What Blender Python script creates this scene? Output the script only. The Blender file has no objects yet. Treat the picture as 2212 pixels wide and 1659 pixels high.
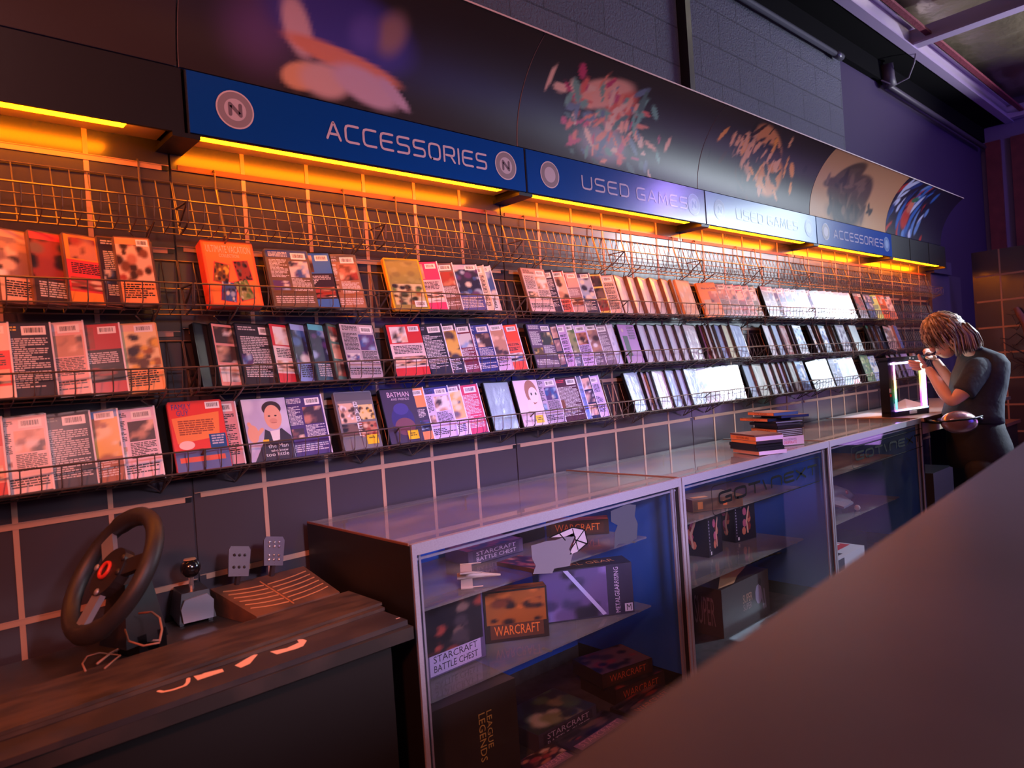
import bpy, math, random
from mathutils import Vector, Matrix
SC = bpy.context.scene
COL = SC.collection
PI = math.pi
R = math.radians
# ------------------------------------------------------------------ camera (solved from the room's straight lines)
CD, YAW, PIT, ROL, FPX, CH = 2.0549, R(47.6197), R(-.3673), R(-3.8803), 1531.976, 1.354
FW = Vector((math.cos(YAW)*math.cos(PIT), math.sin(YAW)*math.cos(PIT), math.sin(PIT)))
_r = Vector((math.sin(YAW), -math.cos(YAW), 0)); _u = _r.cross(FW)
RT = math.cos(ROL)*_r + math.sin(ROL)*_u
UP = -math.sin(ROL)*_r + math.cos(ROL)*_u
CP = Vector((0, -CD, CH))
def ray(u, v): return FW + RT*((u-1106)/FPX) - UP*((v-829.5)/FPX)
def at(u, v, ax, val):
    d = ray(u, v); i = 'xyz'.index(ax); return CP + d*((val-CP[i])/d[i])
def dp(u, v, d): return CP + ray(u, v)*d
def pj(p):
    d = Vector(p)-CP; return 1106+FPX*d.dot(RT)/d.dot(FW), 829.5-FPX*d.dot(UP)/d.dot(FW)
cam = bpy.data.cameras.new('camera'); camo = bpy.data.objects.new('camera', cam); COL.objects.link(camo)
cam.sensor_width = 36; cam.sensor_fit = 'HORIZONTAL'; cam.lens = FPX/2212*36; cam.clip_start = .02
m = Matrix.Identity(4)
for i in range(3): m[i][0] = RT[i]; m[i][1] = UP[i]; m[i][2] = -FW[i]; m[i][3] = CP[i]
camo.matrix_world = m
cam.dof.use_dof = True; cam.dof.focus_distance = 2.7; cam.dof.aperture_fstop = 4.2
SC.camera = camo
# ------------------------------------------------------------------ materials
def s2l(c):
    return tuple(((x/12.92) if x <= .04045 else ((x+.055)/1.055)**2.4) for x in c[:3])
def rgb(r, g, b): return s2l((r/255, g/255, b/255))
MATS = {}
def mat(name, col=(.5,.5,.5), rough=.5, metal=0., attr=False, noise=None, bump=None, coat=0., emis=None, wood=None, spec=.5, brick=False, sheen=0):
    if name in MATS: return MATS[name]
    M = bpy.data.materials.new(name); M.use_nodes = True; nt = M.node_tree; N = nt.nodes; L = nt.links
    b = N['Principled BSDF']
    b.inputs['Base Color'].default_value = (*col, 1); b.inputs['Roughness'].default_value = rough
    b.inputs['Metallic'].default_value = metal; b.inputs['Coat Weight'].default_value = coat
    b.inputs['Coat Roughness'].default_value = .12; b.inputs['Specular IOR Level'].default_value = spec
    tc = N.new('ShaderNodeTexCoord'); src = None
    if attr:
        a = N.new('ShaderNodeAttribute'); a.attribute_name = 'Col'; src = a.outputs['Color']
    if noise:                      # (scale, second colour, lo, hi [, stretch])
        n = N.new('ShaderNodeTexNoise'); n.inputs['Scale'].default_value = noise[0]; n.inputs['Detail'].default_value = 6
        if len(noise) > 4:
            mp = N.new('ShaderNodeMapping'); mp.inputs['Scale'].default_value = noise[4]
            L.new(tc.outputs['Object'], mp.inputs['Vector']); L.new(mp.outputs[0], n.inputs['Vector'])
        else: L.new(tc.outputs['Object'], n.inputs['Vector'])
        r = N.new('ShaderNodeMapRange'); r.inputs[1].default_value = noise[2]; r.inputs[2].default_value = noise[3]
        L.new(n.outputs['Fac'], r.inputs[0])
        x = N.new('ShaderNodeMix'); x.data_type = 'RGBA'
        x.inputs[6].default_value = (*col, 1); x.inputs[7].default_value = (*noise[1], 1)
        if src: L.new(src, x.inputs[6])
        L.new(r.outputs[0], x.inputs[0]); src = x.outputs[2]
    if brick:
        mp = N.new('ShaderNodeSeparateXYZ'); L.new(tc.outputs['Object'], mp.inputs[0])
        cb = N.new('ShaderNodeCombineXYZ'); L.new(mp.outputs[0], cb.inputs[0])
        ad = N.new('ShaderNodeMath'); ad.operation = 'ADD'; ad.inputs[1].default_value = -2.93+20*.203
        L.new(mp.outputs[2], ad.inputs[0]); L.new(ad.outputs[0], cb.inputs[1])
        bt = N.new('ShaderNodeTexBrick'); bt.inputs['Scale'].default_value = 1; bt.inputs['Brick Width'].default_value = .406
        bt.inputs['Row Height'].default_value = .203; bt.inputs['Mortar Size'].default_value = .004; bt.inputs['Mortar Smooth'].default_value = .3
        bt.inputs['Color1'].default_value = (*col, 1); bt.inputs['Color2'].default_value = (*[c*.88 for c in col], 1)
        bt.inputs['Mortar'].default_value = (*[c*.62 for c in col], 1)
        L.new(cb.outputs[0], bt.inputs['Vector']); src = bt.outputs['Color']
        n2 = N.new('ShaderNodeTexNoise'); n2.inputs['Scale'].default_value = 90; n2.inputs['Detail'].default_value = 5; L.new(tc.outputs['Object'], n2.inputs['Vector'])
        mm = N.new('ShaderNodeMath'); mm.operation = 'MULTIPLY_ADD'; mm.inputs[1].default_value = -4; L.new(bt.outputs['Fac'], mm.inputs[0]); L.new(n2.outputs['Fac'], mm.inputs[2])
        bp = N.new('ShaderNodeBump'); bp.inputs['Strength'].default_value = 1; bp.inputs['Distance'].default_value = .012
        L.new(mm.outputs[0], bp.inputs['Height']); L.new(bp.outputs[0], b.inputs['Normal'])
    if wood:
        w = N.new('ShaderNodeTexNoise'); w.inputs['Scale'].default_value = 6; w.inputs['Detail'].default_value = 8
        mp = N.new('ShaderNodeMapping'); mp.inputs['Scale'].default_value = (1, 14, 14)
        L.new(tc.outputs['Object'], mp.inputs[0]); L.new(mp.outputs[0], w.inputs['Vector'])
        x = N.new('ShaderNodeMix'); x.data_type = 'RGBA'; x.inputs[6].default_value = (*col, 1); x.inputs[7].default_value = (*wood, 1)
        L.new(w.outputs['Fac'], x.inputs[0]); src = x.outputs[2]
    if src: L.new(src, b.inputs['Base Color'])
    if bump:
        n = N.new('ShaderNodeTexNoise'); n.inputs['Scale'].default_value = bump[0]; n.inputs['Detail'].default_value = bump[3] if len(bump) > 3 else 4
        L.new(tc.outputs['Object'], n.inputs['Vector'])
        bp = N.new('ShaderNodeBump'); bp.inputs['Strength'].default_value = bump[1]; bp.inputs['Distance'].default_value = bump[2] if len(bump) > 2 else .002
        L.new(n.outputs['Fac'], bp.inputs['Height']); L.new(bp.outputs[0], b.inputs['Normal'])
    if emis:
        b.inputs['Emission Color'].default_value = (*emis[0], 1); b.inputs['Emission Strength'].default_value = emis[1]
    MATS[name] = M; return M
def glass(name, tint=(1,1,1), refl=1., rough=.02, haze=0.):
    M = bpy.data.materials.new(name); M.use_nodes = True; nt = M.node_tree; N = nt.nodes; L = nt.links
    N.remove(N['Principled BSDF']); o = N['Material Output']
    t = N.new('ShaderNodeBsdfTransparent'); t.inputs[0].default_value = (*tint, 1)
    g = N.new('ShaderNodeBsdfGlossy'); g.inputs['Roughness'].default_value = rough
    f = N.new('ShaderNodeFresnel'); gm = N.new('ShaderNodeNewGeometry'); iv = N.new('ShaderNodeMath'); iv.operation = 'MULTIPLY_ADD'; iv.inputs[1].default_value = -.8333; iv.inputs[2].default_value = 1.5
    L.new(gm.outputs['Backfacing'], iv.inputs[0]); L.new(iv.outputs[0], f.inputs[0])
    mu = N.new('ShaderNodeMath'); mu.operation = 'MULTIPLY'; mu.inputs[1].default_value = refl; L.new(f.outputs[0], mu.inputs[0])
    x = N.new('ShaderNodeMixShader'); L.new(mu.outputs[0], x.inputs[0]); L.new(t.outputs[0], x.inputs[1]); L.new(g.outputs[0], x.inputs[2])
    out = x.outputs[0]
    if haze:                        # dust film: a little diffuse in noisy smears
        d = N.new('ShaderNodeBsdfDiffuse'); d.inputs[0].default_value = (.42, .38, .33, 1)
        tc = N.new('ShaderNodeTexCoord'); n = N.new('ShaderNodeTexNoise'); n.inputs['Scale'].default_value = 5; n.inputs['Detail'].default_value = 9
        mp = N.new('ShaderNodeMapping'); mp.inputs['Scale'].default_value = (1, 2.5, 1); L.new(tc.outputs['Object'], mp.inputs[0]); L.new(mp.outputs[0], n.inputs['Vector'])
        r = N.new('ShaderNodeMapRange'); r.inputs[1].default_value = .35; r.inputs[2].default_value = .75; r.inputs[3].default_value = haze*.35; r.inputs[4].default_value = haze
        L.new(n.outputs['Fac'], r.inputs[0])
        y = N.new('ShaderNodeMixShader'); L.new(r.outputs[0], y.inputs[0]); L.new(out, y.inputs[1]); L.new(d.outputs[0], y.inputs[2]); out = y.outputs[0]
    L.new(out, o.inputs[0]); MATS[name] = M; return M
# ------------------------------------------------------------------ mesh builder
class MB:
    def __init__(s): s.v = []; s.f = []; s.m = []; s.c = []
    def add(s, vs, fs, m=0, c=None, M=None):
        o = len(s.v); s.v += [tuple(M @ Vector(p)) if M else tuple(p) for p in vs]
        for k, f in enumerate(fs):
            s.f.append([o+i for i in f]); s.m.append(m)
            s.c.append([c[i] for i in f] if isinstance(c, list) else c)
        return s
    def box(s, x0, x1, y0, y1, z0, z1, m=0, c=None, M=None):
        if x0 > x1: x0, x1 = x1, x0
        if y0 > y1: y0, y1 = y1, y0
        if z0 > z1: z0, z1 = z1, z0
        return s.add([(x0,y0,z0),(x1,y0,z0),(x1,y1,z0),(x0,y1,z0),(x0,y0,z1),(x1,y0,z1),(x1,y1,z1),(x0,y1,z1)],
              [(0,3,2,1),(4,5,6,7),(0,1,5,4),(1,2,6,5),(2,3,7,6),(3,0,4,7)], m, c, M)
    def rect(s, x0, z0, x1, z1, y, c=None, m=0, M=None):            # faces -y
        return s.add([(x0,y,z0),(x1,y,z0),(x1,y,z1),(x0,y,z1)], [(0,1,2,3)], m, c, M)
    def prism(s, poly, y0, y1, m=0, c=None, M=None, front=True):    # poly in x,z (counter-clockwise seen from -y), depth y0..y1
        n = len(poly); vs = [(p[0], y0, p[1]) for p in poly]+[(p[0], y1, p[1]) for p in poly]
        fs = [list(range(n)), list(range(2*n-1, n-1, -1))]+[(i, i+n, (i+1) % n+n, (i+1) % n) for i in range(n)]
        return s.add(vs, fs, m, c, M)
    def tube(s, pts, r, n=6, m=0, c=None, M=None, closed=False):
        pts = [Vector(p) for p in pts]; k = len(pts); rr = r if isinstance(r, (list, tuple)) else [r]*k
        vs = []; up = None
        for i, p in enumerate(pts):
            a = pts[(i-1) % k] if (i > 0 or closed) else p; b = pts[(i+1) % k] if (i < k-1 or closed) else p
            t = (b-a); t = t.normalized() if t.length > 1e-9 else Vector((0,0,1))
            if up is None:
                up = Vector((0,0,1)) if abs(t.z) < .9 else Vector((1,0,0))
            sx = t.cross(up); sx = sx.normalized() if sx.length > 1e-6 else t.orthogonal().normalized()
            up = sx.cross(t).normalized()
            for j in range(n):
                an = 2*PI*j/n; vs.append(p+sx*(math.cos(an)*rr[i])+up*(math.sin(an)*rr[i]))
        fs = []
        for i in range(k if closed else k-1):
            i2 = (i+1) % k
            for j in range(n): fs.append((i*n+j, i*n+(j+1) % n, i2*n+(j+1) % n, i2*n+j))
        if not closed: fs += [tuple(range(n-1, -1, -1)), tuple(range((k-1)*n, k*n))]
        return s.add(vs, fs, m, c, M)
    def ball(s, c0, r, nu=16, nv=10, m=0, c=None, M=None, sc=(1,1,1)):
        vs = []; fs = []
        for i in range(nv+1):
            th = PI*i/nv
            for j in range(nu): vs.append((c0[0]+r*sc[0]*math.sin(th)*math.cos(2*PI*j/nu), c0[1]+r*sc[1]*math.sin(th)*math.sin(2*PI*j/nu), c0[2]+r*sc[2]*math.cos(th)))
        for i in range(nv):
            for j in range(nu): fs.append((i*nu+j, (i+1)*nu+j, (i+1)*nu+(j+1) % nu, i*nu+(j+1) % nu))
        return s.add(vs, fs, m, c, M)
    def disc(s, x, z, r, y, c=None, m=0, M=None, n=24, r2=None, rz=None):
        rz = rz or r
        return s.add([(x+r*math.cos(2*PI*i/n), y, z+rz*math.sin(2*PI*i/n)) for i in range(n)], [tuple(range(n))], m, c, M)
    def lathe(s, prof, n=24, m=0, c=None, M=None):                  # prof (r,z) about z
        vs = []; fs = []
        for r, z in prof:
            for j in range(n): vs.append((r*math.cos(2*PI*j/n), r*math.sin(2*PI*j/n), z))
        for i in range(len(prof)-1):
            for j in range(n): fs.append((i*n+j, i*n+(j+1) % n, (i+1)*n+(j+1) % n, (i+1)*n+j))
        return s.add(vs, fs, m, c, M)
    def strokes(s, lines, w, y, c=None, m=0, M=None, nd=8):         # flat ribbons with round joints in the x,z plane
        for L_ in lines:
            for (ax, az), (bx, bz) in zip(L_, L_[1:]):
                dx, dz = bx-ax, bz-az; l = math.hypot(dx, dz)
                if l < 1e-7: continue
                nx, nz = -dz/l*w/2, dx/l*w/2
                s.add([(ax-nx,y,az-nz),(bx-nx,y,bz-nz),(bx+nx,y,bz+nz),(ax+nx,y,az+nz)], [(0,1,2,3)], m, c, M)
            for (ax, az) in L_: s.disc(ax, az, w/2, y-.00002, c, m, M, nd)
        return s
    def build(s, name, mats, parent=None, smooth=False):
        me = bpy.data.meshes.new(name); me.from_pydata(s.v, [], s.f)
        mats = mats if isinstance(mats, (list, tuple)) else [mats]
        for q in mats: me.materials.append(q)
        me.polygons.foreach_set('material_index', s.m)
        if smooth: me.polygons.foreach_set('use_smooth', [True]*len(s.f))
        if any(c is not None for c in s.c):
            ca = me.color_attributes.new('Col', 'FLOAT_COLOR', 'CORNER'); buf = []
            for f, c in zip(s.f, s.c):
                if isinstance(c, list):
                    for q in c: buf += [q[0], q[1], q[2], 1]
                else:
                    q = c or (.5,.5,.5); buf += [q[0], q[1], q[2], 1]*len(f)
            ca.data.foreach_set('color', buf)
        me.update()
        o = bpy.data.objects.new(name, me); COL.objects.link(o)
        if parent: o.parent = parent
        return o
def tag(o, label, cat, group=None, kind=None):
    if label: o['label'] = label
    if cat: o['category'] = cat
    if group: o['group'] = group
    if kind: o['kind'] = kind
    return o
def thing(name, label, cat, M=None, group=None):
    o = bpy.data.objects.new(name, None); COL.objects.link(o); o.empty_display_size = .05
    if M is not None: o.matrix_world = M if isinstance(M, Matrix) else Matrix.Translation(M)
    return tag(o, label, cat, group)
def struct(o): o['kind'] = 'structure'; return o
def Tm(x, y, z): return Matrix.Translation((x, y, z))
def Rx(a): return Matrix.Rotation(R(a), 4, 'X')
def Ry(a): return Matrix.Rotation(R(a), 4, 'Y')
def Rz(a): return Matrix.Rotation(R(a), 4, 'Z')
_tc = {}
def text_mesh(txt):
    if txt in _tc: return _tc[txt]
    cu = bpy.data.curves.new('t', 'FONT'); cu.body = txt; cu.size = 1; cu.resolution_u = 2
    o = bpy.data.objects.new('t', cu); COL.objects.link(o)
    dg = bpy.context.evaluated_depsgraph_get(); dg.update()
    me = bpy.data.meshes.new_from_object(o.evaluated_get(dg))
    vs = [tuple(v.co) for v in me.vertices]; fs = [tuple(p.vertices) for p in me.polygons]
    bpy.data.objects.remove(o); bpy.data.curves.remove(cu); bpy.data.meshes.remove(me)
    x0 = min(v[0] for v in vs); x1 = max(v[0] for v in vs); y0 = min(v[1] for v in vs); y1 = max(v[1] for v in vs)
    _tc[txt] = ([((v[0]-x0)/(x1-x0), (v[1]-y0)/(y1-y0)) for v in vs], fs); return _tc[txt]
def text(mb, txt, x0, z0, x1, z1, y, c, m=0, M=None):                # text filling a box in the x,z plane, facing -y
    vs, fs = text_mesh(txt)
    mb.add([(x0+(x1-x0)*a, y, z0+(z1-z0)*b) for a, b in vs], fs, m, c, M)
# rounded wide letters of the shop's signs
def _ch(l): return l
GL = {'A':[[(0,0),(.44,.93),(.5,1),(.56,.93),(1,0)],[(.28,.3),(.84,.3)]],
 'C':[[(1,1),(.25,1),(.07,.93),(0,.75),(0,.25),(.07,.07),(.25,0),(1,0)]],
 'E':[[(1,1),(.25,1),(.07,.93),(0,.75),(0,.25),(.07,.07),(.25,0),(1,0)],[(0,.52),(.92,.52)]],
 'S':[[(1,1),(.18,1),(.04,.94),(0,.8),(0,.7),(.04,.56),(.18,.51),(.82,.5),(.96,.44),(1,.3),(1,.2),(.96,.06),(.82,0),(0,0)]],
 'O':[[(.25,0),(.07,.07),(0,.25),(0,.75),(.07,.93),(.25,1),(.75,1),(.93,.93),(1,.75),(1,.25),(.93,.07),(.75,0),(.25,0)]],
 'R':[[(0,0),(0,1),(.8,1),(.95,.94),(1,.8),(1,.64),(.95,.5),(.8,.44),(.2,.44)],[(.62,.44),(1,0)]],
 'I':[[(0,0),(0,1)]],
 'U':[[(0,1),(0,.25),(.07,.07),(.25,0),(.75,0),(.93,.07),(1,.25),(1,1)]],
 'D':[[(0,0),(0,1),(.7,1),(.92,.92),(1,.7),(1,.3),(.92,.08),(.7,0),(0,0)]],
 'G':[[(1,1),(.25,1),(.07,.93),(0,.75),(0,.25),(.07,.07),(.25,0),(1,0),(1,.46),(.55,.46)]],
 'M':[[(0,0),(.1,1),(.5,.2),(.9,1),(1,0)]],
 'T':[[(0,1),(1,1)],[(.5,1),(.5,0)]], 'N':[[(0,0),(0,.8),(.1,1),(.8,1),(1,.8),(1,0)]],
 'X':[[(0,0),(1,1)],[(0,1),(1,0)]], '\\':[[(0,1),(.5,0)]]}
GWID = {'I':0, '\\':.5, 'M':1.1}
def glyphs(mb, txt, x0, x1, z0, z1, w, y, c, m=0, M=None, gap=.42):
    tot = sum((GWID.get(k, 1.)+gap) if k != ' ' else .6 for k in txt)-gap; sc = (x1-x0)/tot; x = x0
    for k in txt:
        if k == ' ': x += .6*sc; continue
        g = GWID.get(k, 1.); ww = g if g else 1
        mb.strokes([[(x+a*ww*sc, z0+b*(z1-z0)) for a, b in l] for l in GL[k]], w, y, c, m, M); x += (g+gap)*sc
WHITE = rgb(235,232,228); BLACK = rgb(18,16,18)
M_print = mat('printed_gloss', attr=True, rough=.38, coat=.25)
M_matte = mat('printed_matte', attr=True, rough=.85, spec=.12)
M_black = mat('black_laminate', rgb(24,20,19), .45, bump=(60,.12))
M_wire = mat('black_wire', rgb(112,98,92), .34, .6)
M_alu = mat('brushed_aluminium', rgb(168,164,178), .34, .35, noise=(300, rgb(158,154,168), .4, .7))
M_case = mat('black_case_plastic', rgb(16,15,18), .3, coat=.3)
M_brass = mat('dark_metal', rgb(60,50,44), .4, .8)
ORD = ['first','second','third','fourth','fifth','sixth','seventh','eighth','ninth','tenth','eleventh','twelfth','thirteenth','fourteenth','fifteenth','sixteenth','seventeenth']
# ------------------------------------------------------------------ the setting
J0 = .655; W = 1.22
b = MB(); b.box(-3, 5.3, .03, .25, 0, 4.1); b.box(5.3, 8.8, .03, .25, 0, 4.1, 1)
struct(b.build('wall_back', [mat('painted_block', rgb(96,100,116), .62, brick=True), mat('smooth_purple_paint', rgb(54,37,80), .7, bump=(30,.1))]))
b = MB(); b.box(8.76, 9.0, -7, .03, 0, 4.1)
struct(b.build('wall_end', mat('wall_purple', rgb(112,98,140), .6, bump=(80,.2))))
b = MB(); b.box(-3, 9.0, -7, .25, -.1, 0)
struct(b.build('floor', mat('floor_dark', rgb(60,56,56), .4, noise=(3, rgb(80,74,70), .4, .7))))
# dark band of wall above the conduit, painted black
b = MB(); b.box(-3, 8.76, -.012, .03, 3.485, 3.64); b.box(-3, 8.76, -.21, -.012, 3.63, 3.66)
struct(b.build('trim_1', mat('black_paint', rgb(13,13,16), .95, spec=.08, bump=(30,.2))))
b = MB()   # crinkled foil insulation between the joists
nx, ny = 96, 48
rng = random.Random(4)
import mathutils
vs = []; fs = []
for i in range(nx+1):
    for j in range(ny+1):
        x = -1+9.8*i/nx; y = -5.2+5.0*j/ny
        h = .05*mathutils.noise.noise(Vector((x*1.3, y*1.7, 0)))+.03*mathutils.noise.noise(Vector((x*5, y*3, 4)))
        vs.append((x, y, 3.88+h))
for i in range(nx):
    for j in range(ny):
        a = i*(ny+1)+j; fs.append((a, a+1, a+ny+2, a+ny+1))
b.add(vs, fs)
struct(b.build('ceiling', mat('foil_insulation', rgb(190,178,150), .33, .85, bump=(3.5,.7,.05,5)), smooth=True))
Mj = mat('joist_paint', rgb(176,160,196), .45, .2)
t = thing('ceiling_joist', 'long pale purple steel edge beam running along the block wall under the foil', 'beam', (4, -.235, 3.62))
b = MB(); b.box(-4.5, 4.76, -.035, .035, 0, .012); b.box(-4.5, 4.76, -.004, .004, .012, .15); b.box(-4.5, 4.76, -.03, .03, .15, .16); b.build('beam_flange', Mj, t)
b = MB(); b.box(-4.5, 4.76, -.15, -.11, .06, .08); b.build('pink_insulation_edge', mat('pink_edge', rgb(116,40,60), .7, bump=(40,.6,.01)), t)
JX = 5.93
for k, (X, ls) in enumerate([(JX, 'pale steel cross joist meeting the wall beam above the fourth poster'), (JX-2.2, 'pale steel cross joist cut by the photo top edge'), (8.66, 'pale steel cross joist against the end wall')]):
    t = thing('cross_joist', ls, 'beam', (X, -.24, 3.63), 'cross joists under the foil')
    b = MB(); b.box(-.05, .05, -5, 0, 0, .012); b.box(-.006, .006, -5, 0, .012, .13); b.build('joist_flange', Mj, t)
    if k == 0:
        b = MB(); b.tube([(.0,-.75,0),(.01,-.8,-.05),(-.01,-.86,.0),(.0,-.92,-.03)], .006, 5); b.build('tie_wire', mat('tie_wire', rgb(170,170,200), .3, .6), t)
t = thing('cross_joist', 'purple steel beam running parallel to the wall across the foil', 'beam', (4, -1.15, 3.63), 'cross joists under the foil')
b = MB(); b.box(-4, 4.76, -.04, .04, 0, .012); b.box(-4, 4.76, -.006, .006, .012, .13); b.build('joist_flange', Mj, t)
b = MB(); b.box(-4, 4.76, -.15, -.11, .06, .08); b.build('pink_insulation_edge', MATS['pink_edge'], t)
# conduits
Mc = mat('grey_conduit', rgb(90,90,102), .35, .4)
b = MB(); b.tube([(x, -.02, 3.46) for x in (-1, 2, 5.1)], .019, 8); b.tube([(x, -.02, 3.46) for x in (5.1, 5.2)], .026, 8)
tag(b.build('conduit_pipe', Mc, smooth=True), 'long grey conduit pipe running high along the block wall', 'pipe')
b = MB(); b.tube([(6.0, -.04, 3.46), (6.02, -.04, 3.44), (8.6, -.04, 3.40)], .022, 8); b.tube([(6.0,-.04,3.6),(6.02,-.04,3.5),(6.05,-.04,3.44)], .05, 8)
tag(b.build('conduit_pipe', mat('dark_conduit', rgb(70,64,80), .5), smooth=True), 'dark conduit with elbow above the last posters', 'pipe')
b = MB(); b.tube([(5.9,-.03,3.46),(6.05,-.07,3.44),(6.1,-.16,3.48),(6.05,-.22,3.56),(6.04,-.24,3.63)], .006, 6)
tag(b.build('hanging_cable', mat('cable_grey', rgb(120,115,130), .5), smooth=True), 'thin cable looping from the conduit up to the cross joist', 'cable')
b = MB(); b.box(3.245, 3.29, -.025, .03, 2.7, 3.86)
tag(b.build('wall_conduit', mat('black_conduit', rgb(14,13,16), .4)), 'vertical black conduit strip on the block wall above the second poster', 'conduit')
b = MB(); b.box(6.78, 7.25, -.05, .03, 2.02, 2.13); b.box(6.78, 7.6, -.02, .03, .0, 2.02)
tag(b.build('wall_ledge', mat('ledge_purple', rgb(70,60,92), .6)), 'purple painted ledge on the wall past the last header box', 'ledge')
# dark red boards on the end wall
for k, (y0, y1, l) in enumerate([(-.15,-.02,'narrow dark red board high on the end wall, nearest the corner'), (-.70,-.24,'wide dark red board high on the end wall, right of the narrow one')]):
    b = MB(); b.box(8.72, 8.76, y0, y1, 1.6, 3.47); tag(b.build('wall_board', mat('red_board', rgb(120,52,56), .6, noise=(8, rgb(95,40,46), .3, .7))), l, 'board', 'red boards on the end wall')
# ------------------------------------------------------------------ gridded wall panels
Mpan = mat('panel_grey', rgb(61,55,60), .26, bump=(14,.05), coat=.3)
Mstrip = mat('strip_metal', rgb(172,132,108), .45, .1)
Mslot = mat('slot_shaded', rgb(110,48,40), .5)  # top slot's shade painted in, darker and redder than the other strips
HZ = [.406+.2286*k for k in range(8)]
HZ = [.635,.864,1.092,1.32,1.548,1.776,2.004]
PAN = ['leftmost, behind the racing wheel', 'behind the pedals and the red box set', 'behind the near glass case', 'behind the second glass case', 'behind the stacked discs', 'at the far end, behind the glowing frame']
def grid_panel(label, M, hz, nx, wid, z1=2.22, lower=None):
    t = thing('grid_panel', label, 'wall panel', M, 'gridded display panels')
    b = MB(); b.box(.003, wid-.003, -.0, .009, 0.02, z1); b.box(-.003,.003,.007,.009,.02,z1, c=None); b.build('panel_board', Mpan, t)
    s = MB(); e = MB(); st = wid/nx
    for k in range(1, nx): s.box(k*st-.006, k*st+.006, -.0018, .002, .02, z1)
    for z in hz:
        if z > 2 and z1 > 2.2:
            sl = MB(); sl.box(.02, wid-.022, -.003, .002, z-.007, z+.006); sl.box(.004, wid-.004, -.005, .001, z-.010, z-.008); sl.build('slot_rail', Mslot, t); continue
        s.box(.02, wid-.022, -.0035, .002, z-.0065, z+.0065); s.box(.004, wid-.004, -.005, .001, z+.0065, z+.0085)
        e = MB(); e.box(wid-.022, wid-.006, -.004, .002, z-.0065, z+.0065); e.build('slot_end_plug', M_case, t)
    s.build('inlay_strips', Mstrip, t)
    return t
for k in range(-1, 5):
    dz = .0 if k >= 0 else -.008
    grid_panel('dark grey gridded wall panel, '+PAN[k+1], Tm(J0+k*W, 0, 0), [z+dz for z in HZ], 6, W)
b = MB(); b.box(J0-W-.6, J0-W, 0, .03, 0, 2.22)
# end display panel standing square to the wall
grid_panel('dark gridded display panel standing square to the wall behind the person', Tm(7.25, -.21, 0) @ Rz(-90), [.39,.62,.85,1.08,1.30,1.52,1.75,1.97], 6, W, z1=2.19)
t = thing('dried_branch', 'dried brown branch with dark twigs hung on the far gridded panel', 'branch', (7.2, -.6, 1.2))
b = MB(); b.tube([(0,.08,.47),(0,.05,.40),(0,.02,.32),(0,0,.2),(0,-.005,.08),(0,.0,-.05),(0,-.01,-.12)], [.02,.028,.024,.03,.026,.022,.01], 7)
b.build('branch_stem', mat('branch_brown', rgb(120,78,70), .8, bump=(40,.8,.01)), t, True)
b = MB(); rr = random.Random(5)
for q in range(16):
    z = rr.uniform(-.1,.4); y = rr.uniform(-.02,.06); p = [(0,y,z)]
    for s_ in range(4): y += rr.uniform(-.005,.06); z += rr.uniform(-.05,.05); p.append((rr.uniform(-.03,.0),y,z))
    b.tube(p, [.006,.005,.004,.003,.002], 4)
b.build('twigs', mat('twig_dark', rgb(54,40,40), .8), t)
# ------------------------------------------------------------------ header boxes, light strips, signs
Mhead = mat('header_black', rgb(24,21,22), .42, bump=(50,.1))
Mled = mat('amber_led', rgb(255,150,20), .5, emis=((1., .215, .0009), 46.))
Msoff = mat('soffit', rgb(200,170,130), .5)
SY, SZ0, SZ1 = -.1555, 2.0505, 2.2175
Msign = mat('sign_print', attr=True, rough=.2, coat=.2, spec=.5)
BLUE = rgb(10,74,160)
HL = ['plain black header box with amber strip, leftmost above the racing wheel', 'header box carrying the first blue sign, above the red box set', 'header box carrying the second blue sign', 'header box carrying the third sign, its glare painted in as pale blue', 'header box carrying the fourth blue sign', 'plain black header box with amber strip at the far end']
def logo(b, cx, cz, r, glare=0, y=SY-.004, n=True):  # second, paler colour set paints reflected light onto the logo
    g = rgb(214,210,214) if not glare else rgb(150,182,220)
    b.disc(cx, cz, r, y, g, n=32); b.disc(cx, cz, r*.92, y-.0003, rgb(150,146,152) if not glare else rgb(120,150,190), n=32)
    b.disc(cx, cz, r*.58, y-.0006, rgb(200,196,204) if not glare else rgb(160,190,222), n=32)
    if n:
        q = r*.27; b.strokes([[(cx-q,cz-q),(cx-q,cz+q),(cx+q,cz-q),(cx+q,cz+q)]], r*.2, y-.0009, rgb(120,115,125) if not glare else rgb(110,150,200))
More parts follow.
